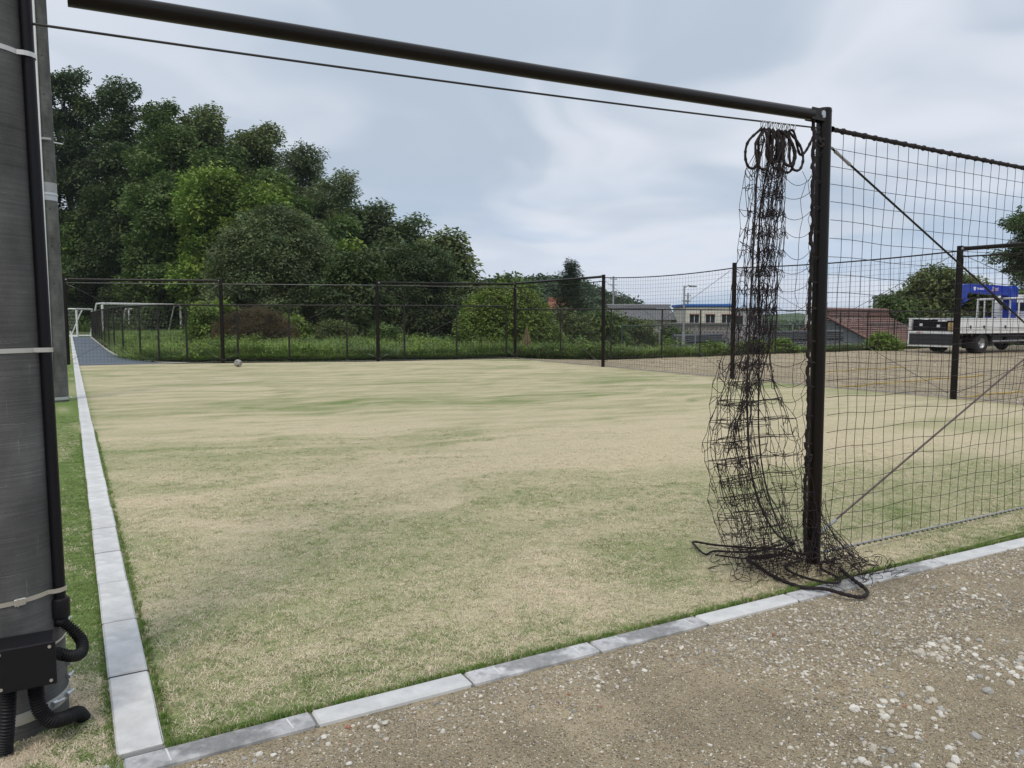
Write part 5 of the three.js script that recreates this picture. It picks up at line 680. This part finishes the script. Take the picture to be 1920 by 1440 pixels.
// ───────────────────────── crane truck on the lot ─────────────────────────
{
  const Tp = [29.4, 0, -15.53], Tt = -0.0856, t = thing('crane_truck', 'white flatbed truck with blue folding crane parked on the gravel lot', 'truck', Tp, Tt);
  const B = (name, w, h, d, x, y, z, m, c = 0.015, parent = t) => { const o = part(parent, name, chamferBox(w, h, d, c), m); o.position.set(x, y, z); return o; };
  for (const z of [-0.42, 0.42]) B('chassis_rail', 6.6, 0.2, 0.09, 3.5, 0.66, z, M.steelDark);
  B('bed_floor', 4.95, 0.09, 2.18, 2.49, 0.84, 0, mat([0.1, 0.09, 0.08], 0.9)); B('bed_edge', 4.95, 0.1, 0.05, 2.49, 0.83, 1.1, M.white); B('bed_edge', 4.95, 0.1, 0.05, 2.49, 0.83, -1.1, M.white);
  const crossG = chamferBox(0.1, 0.12, 2.1, 0.01); for (let k = 0; k < 9; k++) part(t, 'cross_member', crossG, M.steelDark).position.set(0.3 + k * 0.56, 0.74, 0);
  for (const z of [1.1, -1.1]) { const s = Math.sign(z); const gte = B('side_gate', 4.86, 0.46, 0.045, 2.47, 1.12, z, M.white); B('gate_cap', 4.86, 0.05, 0.075, 0, 0.235, 0, M.whiteDull, 0.012, gte); B('gate_rib', 4.86, 0.05, 0.03, 0, -0.14, s * 0.03, M.white, 0.008, gte); for (const x of [-1.85, -1.05, 0.25, 1.5, 2.2]) { B('latch', 0.07, 0.13, 0.04, x, -0.09, s * 0.045, M.steelDark, 0.01, gte); } for (let k = 0; k < 9; k++) B('hinge', 0.06, 0.06, 0.03, -2.2 + k * 0.55, -0.24, s * 0.03, M.whiteDull, 0.006, gte); }
  // tailgate hanging open, its dark ribbed inner face outwards
  const tg = B('tailgate', 0.04, 0.6, 2.12, -0.05, 0.55, 0, M.white); B('inner_panel', 0.02, 0.44, 1.92, -0.028, 0.0, 0, mat([0.03, 0.032, 0.036], 0.7), 0.004, tg); for (const y of [-0.15, 0, 0.15]) B('panel_rib', 0.012, 0.015, 1.9, -0.042, y, 0, M.steelDark, 0.002, tg); for (const z of [-0.7, 0, 0.7]) B('tail_hinge', 0.05, 0.06, 0.08, 0, -0.27, z, M.whiteDull, 0.005, tg); B('warning_label', 0.005, 0.03, 0.26, -0.021, 0.265, -0.55, mat([0.55, 0.06, 0.05], 0.6), 0, tg);
  B('rear_bumper', 0.12, 0.12, 2.0, 0.28, 0.42, 0, M.steelDark); for (const z of [-0.8, 0.8]) B('tail_light', 0.05, 0.12, 0.3, 0.2, 0.5, z, mat([0.3, 0.02, 0.02], 0.3), 0.01);
  const tyreG = () => { const P = [[0.2, -0.1], [0.34, -0.11], [0.385, -0.09], [0.4, -0.05], [0.4, 0.05], [0.385, 0.09], [0.34, 0.11], [0.2, 0.1]].map((q) => new THREE.Vector2(...q)); return new THREE.LatheGeometry(P, 32); };
  const tg0 = tyreG(), rimG = new THREE.LatheGeometry([[0.235, 0.09], [0.225, 0.04], [0.2, 0.02], [0.17, -0.02], [0.1, -0.035], [0.07, 0.0], [0.05, 0.03], [0.0, 0.03]].map((q) => new THREE.Vector2(...q)), 28), nutG = bolt(0.014, 0.02);
  const wheel = (x, z, s) => { const w = new THREE.Group(); w.name = 'wheel'; w.position.set(x, 0.4, z); w.rotation.x = s > 0 ? Math.PI / 2 : -Math.PI / 2; t.add(w); part(w, 'tyre', tg0, M.rubber); part(w, 'rim', rimG, mat([0.5, 0.51, 0.52], 0.4, 0.6)); for (let k = 0; k < 6; k++) { const a = k * 1.047; part(w, 'wheel_nut', nutG, M.galvDull).position.set(Math.cos(a) * 0.13, -0.02, Math.sin(a) * 0.13); } };
  for (const s of [1, -1]) { wheel(1.5, s * 0.93, s); wheel(1.5, s * 0.67, s); wheel(5.75, s * 0.9, s); B('mud_flap', 0.02, 0.45, 0.5, 1.0, 0.42, s * 0.8, M.rubber, 0.004); const ar = new Shell(); ar.tube(lin(0.15, Math.PI - 0.15, 14).map((a) => [1.5 + Math.cos(a) * 0.47, 0.4 + Math.sin(a) * 0.44, s * 0.8]), 0.03, 6); part(t, 'wheel_arch', ar.build(), M.rubber); }
  B('axle', 0.14, 0.14, 1.7, 1.5, 0.4, 0, M.steelDark); B('axle', 0.12, 0.12, 1.6, 5.75, 0.4, 0, M.steelDark); B('fuel_tank', 0.9, 0.36, 0.4, 3.6, 0.55, 0.75, M.steelDark, 0.05); B('tool_box', 0.7, 0.34, 0.38, 2.5, 0.55, 0.8, M.steelDark, 0.03); B('side_guard', 2.6, 0.06, 0.03, 3.4, 0.48, 1.05, M.galvDull); B('side_guard', 2.6, 0.06, 0.03, 3.4, 0.68, 1.05, M.steelDark); B('spare_bracket', 0.5, 0.3, 0.8, 0.75, 0.55, 0, M.steelDark, 0.04);
  // front rack across the bed
  const rk = new Shell(); rk.tube([[4.2, 0.9, -1.05], [4.17, 2.2, -1.0]], 0.045, 8, true); rk.tube([[4.2, 0.9, 1.05], [4.17, 2.2, 1.0]], 0.045, 8, true); rk.tube([[4.17, 2.16, -1.03], [4.17, 2.2, 1.03]], 0.045, 8, true);
  const rack = part(t, 'front_rack', rk.build(), M.white); for (const z of [-0.72, -0.36, 0, 0.36, 0.72]) part(rack, 'upright', new Shell().tube([[4.2, 0.9, z], [4.17, 2.17, z]], 0.032, 8).build(), M.white);
  // crane
  const cr = B('crane_column', 0.42, 1.5, 0.4, 4.72, 1.65, 0, M.blue, 0.06); B('crane_base', 0.6, 0.35, 1.9, 4.72, 1.0, 0, M.blue, 0.05); B('control_levers', 0.3, 0.3, 0.35, 4.68, 1.28, -0.75, M.blue, 0.04); B('column_head', 0.62, 0.6, 0.46, 4.68, 2.42, 0, M.blue, 0.1);
  const bs = new THREE.Shape([[1.42, 2.42], [1.5, 2.68], [1.62, 2.72], [2.2, 2.74], [4.75, 2.68], [4.9, 2.55], [4.9, 2.34], [4.4, 2.32], [1.9, 2.41], [1.78, 2.36], [1.75, 2.2], [1.9, 2.12], [1.7, 2.05], [1.48, 2.14]].map((q) => new THREE.Vector2(...q))), bm = part(t, 'boom', new THREE.ExtrudeGeometry(bs, { depth: 0.24, bevelEnabled: true, bevelThickness: 0.03, bevelSize: 0.02, bevelSegments: 2 }), M.blue); bm.position.z = -0.12;
  part(bm, 'hook_block', new Shell().box(1.66, 2.1, 0.12, 0.16, 0.2, 0.3, 0.03).tube(curve([[1.66, 2.02, 0.12], [1.74, 1.96, 0.12], [1.7, 1.9, 0.12], [1.6, 1.93, 0.12]], 14), 0.025, 7, true).build(true), M.blue); part(bm, 'lift_ram', new Shell().tube([[4.5, 1.75, 0.12], [3.6, 2.34, 0.12]], 0.06, 10, true).build(), M.steelDark);
  // lettering on the boom flank
  const cv = document.createElement('canvas'); cv.width = 1024; cv.height = 128; const cx = cv.getContext('2d'); cx.fillStyle = '#0a2fb0'; cx.fillRect(0, 0, 1024, 128); cx.fillStyle = '#f4f6f8'; cx.beginPath(); cx.moveTo(40, 26); cx.lineTo(120, 26); cx.lineTo(112, 70); cx.lineTo(80, 106); cx.lineTo(48, 70); cx.closePath(); cx.fill(); cx.fillStyle = '#0a2fb0'; cx.beginPath(); cx.moveTo(66, 44); cx.lineTo(96, 44); cx.lineTo(81, 74); cx.closePath(); cx.fill(); cx.fillStyle = '#f4f6f8'; cx.font = 'bold 56px sans-serif'; cx.fillText('TADANO', 150, 80);
  cx.font = 'italic bold 104px serif'; cx.fillStyle = '#d9cdb8'; cx.fillText('Zest', 620, 92); cx.strokeStyle = '#c0603a'; cx.lineWidth = 8; cx.beginPath(); cx.moveTo(600, 104); cx.lineTo(900, 100); cx.stroke();
  const ct = new THREE.CanvasTexture(cv); ct.colorSpace = THREE.SRGBColorSpace; const dg = new THREE.BoxGeometry(2.0, 0.25, 0.004), dm = new THREE.MeshStandardMaterial({ map: ct, roughness: 0.35 }); const dc = part(bm, 'lettering', dg, [M.blue, M.blue, M.blue, M.blue, dm, M.blue]); dc.position.set(3.05, 2.56, 0.272);
  // cab
  const cs = new THREE.Shape([[5.3, 0.75], [5.3, 2.05], [5.42, 2.25], [5.65, 2.32], [6.6, 2.3], [6.85, 2.1], [7.0, 1.45], [7.05, 0.6], [6.2, 0.6], [6.2, 0.75]].map((q) => new THREE.Vector2(...q))), cab = part(t, 'cab', new THREE.ExtrudeGeometry(cs, { depth: 1.86, bevelEnabled: true, bevelThickness: 0.1, bevelSize: 0.06, bevelSegments: 3 }), M.white); cab.position.z = -0.93;
  part(cab, 'rear_window', new RoundedBoxGeometry(0.03, 0.34, 0.7, 3, 0.012), M.darkGlass).position.set(5.235, 1.86, 1.25); part(cab, 'rear_window', new RoundedBoxGeometry(0.03, 0.34, 0.5, 3, 0.012), M.darkGlass).position.set(5.235, 1.86, 0.45); part(cab, 'side_window', new RoundedBoxGeometry(0.9, 0.5, 0.03, 3, 0.012), M.darkGlass).position.set(6.2, 1.8, 1.975); part(cab, 'windscreen', new RoundedBoxGeometry(0.03, 0.7, 1.6, 3, 0.012), M.darkGlass).position.set(7.0, 1.75, 0.93); part(cab, 'door_line', chamferBox(0.012, 1.2, 0.012, 0), M.steelDark).position.set(5.7, 1.4, 1.962); part(cab, 'marker_lamp', cyl(0.07, 0.07, 0.05, 10), mat([0.4, 0.2, 0.03], 0.4)).position.set(5.3, 2.2, 1.4);
  for (const z of [-0.6, 2.4]) part(cab, 'mirror', chamferBox(0.06, 0.34, 0.2, 0.02), M.steelDark).position.set(7.0, 1.8, z);
  // load on the bed, each piece by itself
  const world = (x, y, z) => [Tp[0] + x * Math.cos(Tt) + z * Math.sin(Tt), y, Tp[2] - x * Math.sin(Tt) + z * Math.cos(Tt)];
  const crate = (x, z, w, d, h, label, m) => { const c = thing('crate', label, 'crate', world(x, 0.885, z), Tt, 'crates on the truck bed'); const S = new Shell(); S.box(0, h / 2, d / 2 - 0.015, w, h, 0.03, 0.006); S.box(0, h / 2, -d / 2 + 0.015, w, h, 0.03, 0.006); S.box(w / 2 - 0.015, h / 2, 0, 0.03, h, d - 0.06, 0.006); S.box(-w / 2 + 0.015, h / 2, 0, 0.03, h, d - 0.06, 0.006); S.box(0, 0.015, 0, w - 0.06, 0.03, d - 0.06, 0); part(c, 'body', S.build(), m); part(c, 'rim', new Shell().box(0, h, d / 2, w + 0.04, 0.04, 0.03, 0.006).box(0, h, -d / 2, w + 0.04, 0.04, 0.03, 0.006).box(w / 2, h, 0, 0.03, 0.04, d - 0.03, 0.006).box(-w / 2, h, 0, 0.03, 0.04, d - 0.03, 0.006).build(), m); part(c, 'label_plate', chamferBox(0.004, 0.1, 0.14, 0), M.whiteDull).position.set(-w / 2 - 0.003, h * 0.55, 0); return c; };
  crate(0.4, -0.62, 0.5, 0.72, 0.42, 'black plastic crate with pale load at the open tail of the truck', M.black); crate(0.4, 0.14, 0.5, 0.66, 0.34, 'black plastic crate with white label beside the straw coloured bale', M.black);
  const load = (x, y, z, n, s, m, name, label, group) => { const o = thing(name, label, 'load', world(x, y, z), Tt, group), r = mulberry(n * 7 + 3), S = new Shell(); for (let k = 0; k < n; k++) { const g = new THREE.IcosahedronGeometry(s * (0.6 + r() * 0.6), 1); S.add(g, (r() - 0.5) * s * 5, r() * s * 0.5 + s * 0.3, (r() - 0.5) * s * 6, r() * 3, r() * 3, r() * 3); } part(o, 'heap', S.build(true), m); };
  load(0.4, 1.24, -0.62, 9, 0.07, M.whiteDull, 'sack_heap', 'pale sacks heaped in the black plastic crate'); load(0.42, 1.18, 0.14, 6, 0.06, M.leafKerb, 'offcut_heap', 'pale offcuts heaped in the second black crate');
  const bale = thing('straw_bale', 'straw coloured bundle standing at the tail corner of the truck', 'bale', world(0.3, 0.885, 0.78), Tt); part(bale, 'bundle', new RoundedBoxGeometry(0.4, 0.34, 0.46, 3, 0.05), mat([0.42, 0.31, 0.14], 0.95)).position.y = 0.17; for (const z of [-0.12, 0.12]) part(bale, 'twine', chamferBox(0.41, 0.35, 0.012, 0.004), mat([0.2, 0.15, 0.08], 0.9)).position.set(0, 0.172, z); part(bale, 'cover_sheet', new RoundedBoxGeometry(0.42, 0.06, 0.5, 2, 0.02), M.black).position.set(0, 0.37, 0);
  const tarp = thing('tarpaulin', 'folded dark green tarpaulin bulging over the side gate of the truck', 'tarpaulin', world(1.05, 1.0, 0.7), Tt), tgm = new THREE.SphereGeometry(0.5, 28, 16), TP = tgm.attributes.position; for (let k = 0; k < TP.count; k++) { const x = TP.getX(k), y = TP.getY(k), z = TP.getZ(k), n = 0.8 + 0.4 * fbm(x * 5 + 3, z * 5 + y * 4, 3, 251); TP.setXYZ(k, x * 1.5 * n, Math.max(-0.12, y) * 0.95 * n, z * 0.62 * n); } tgm.computeVertexNormals(); part(tarp, 'sheet', tgm, mat([0.045, 0.075, 0.07], 0.6)).position.y = 0.0;
  const tb = thing('tarpaulin_stand', 'bundle of timber under the green tarpaulin on the truck', 'timber', world(1.05, 0.885, 0.7), Tt), tS = new Shell(); for (let k = 0; k < 5; k++) tS.box((k % 2) * 0.05, 0.05 + 0.0 * k, -0.24 + k * 0.12, 1.1, 0.09, 0.1, 0.008); part(tb, 'boards', tS.build(), M.gold);
}

scene.fog = new THREE.FogExp2(0xc3d2e2, 0.00016);
scene.traverse((o) => { if (o.isMesh) { o.castShadow = true; o.receiveShadow = true; } });
renderer.render(scene, camera);
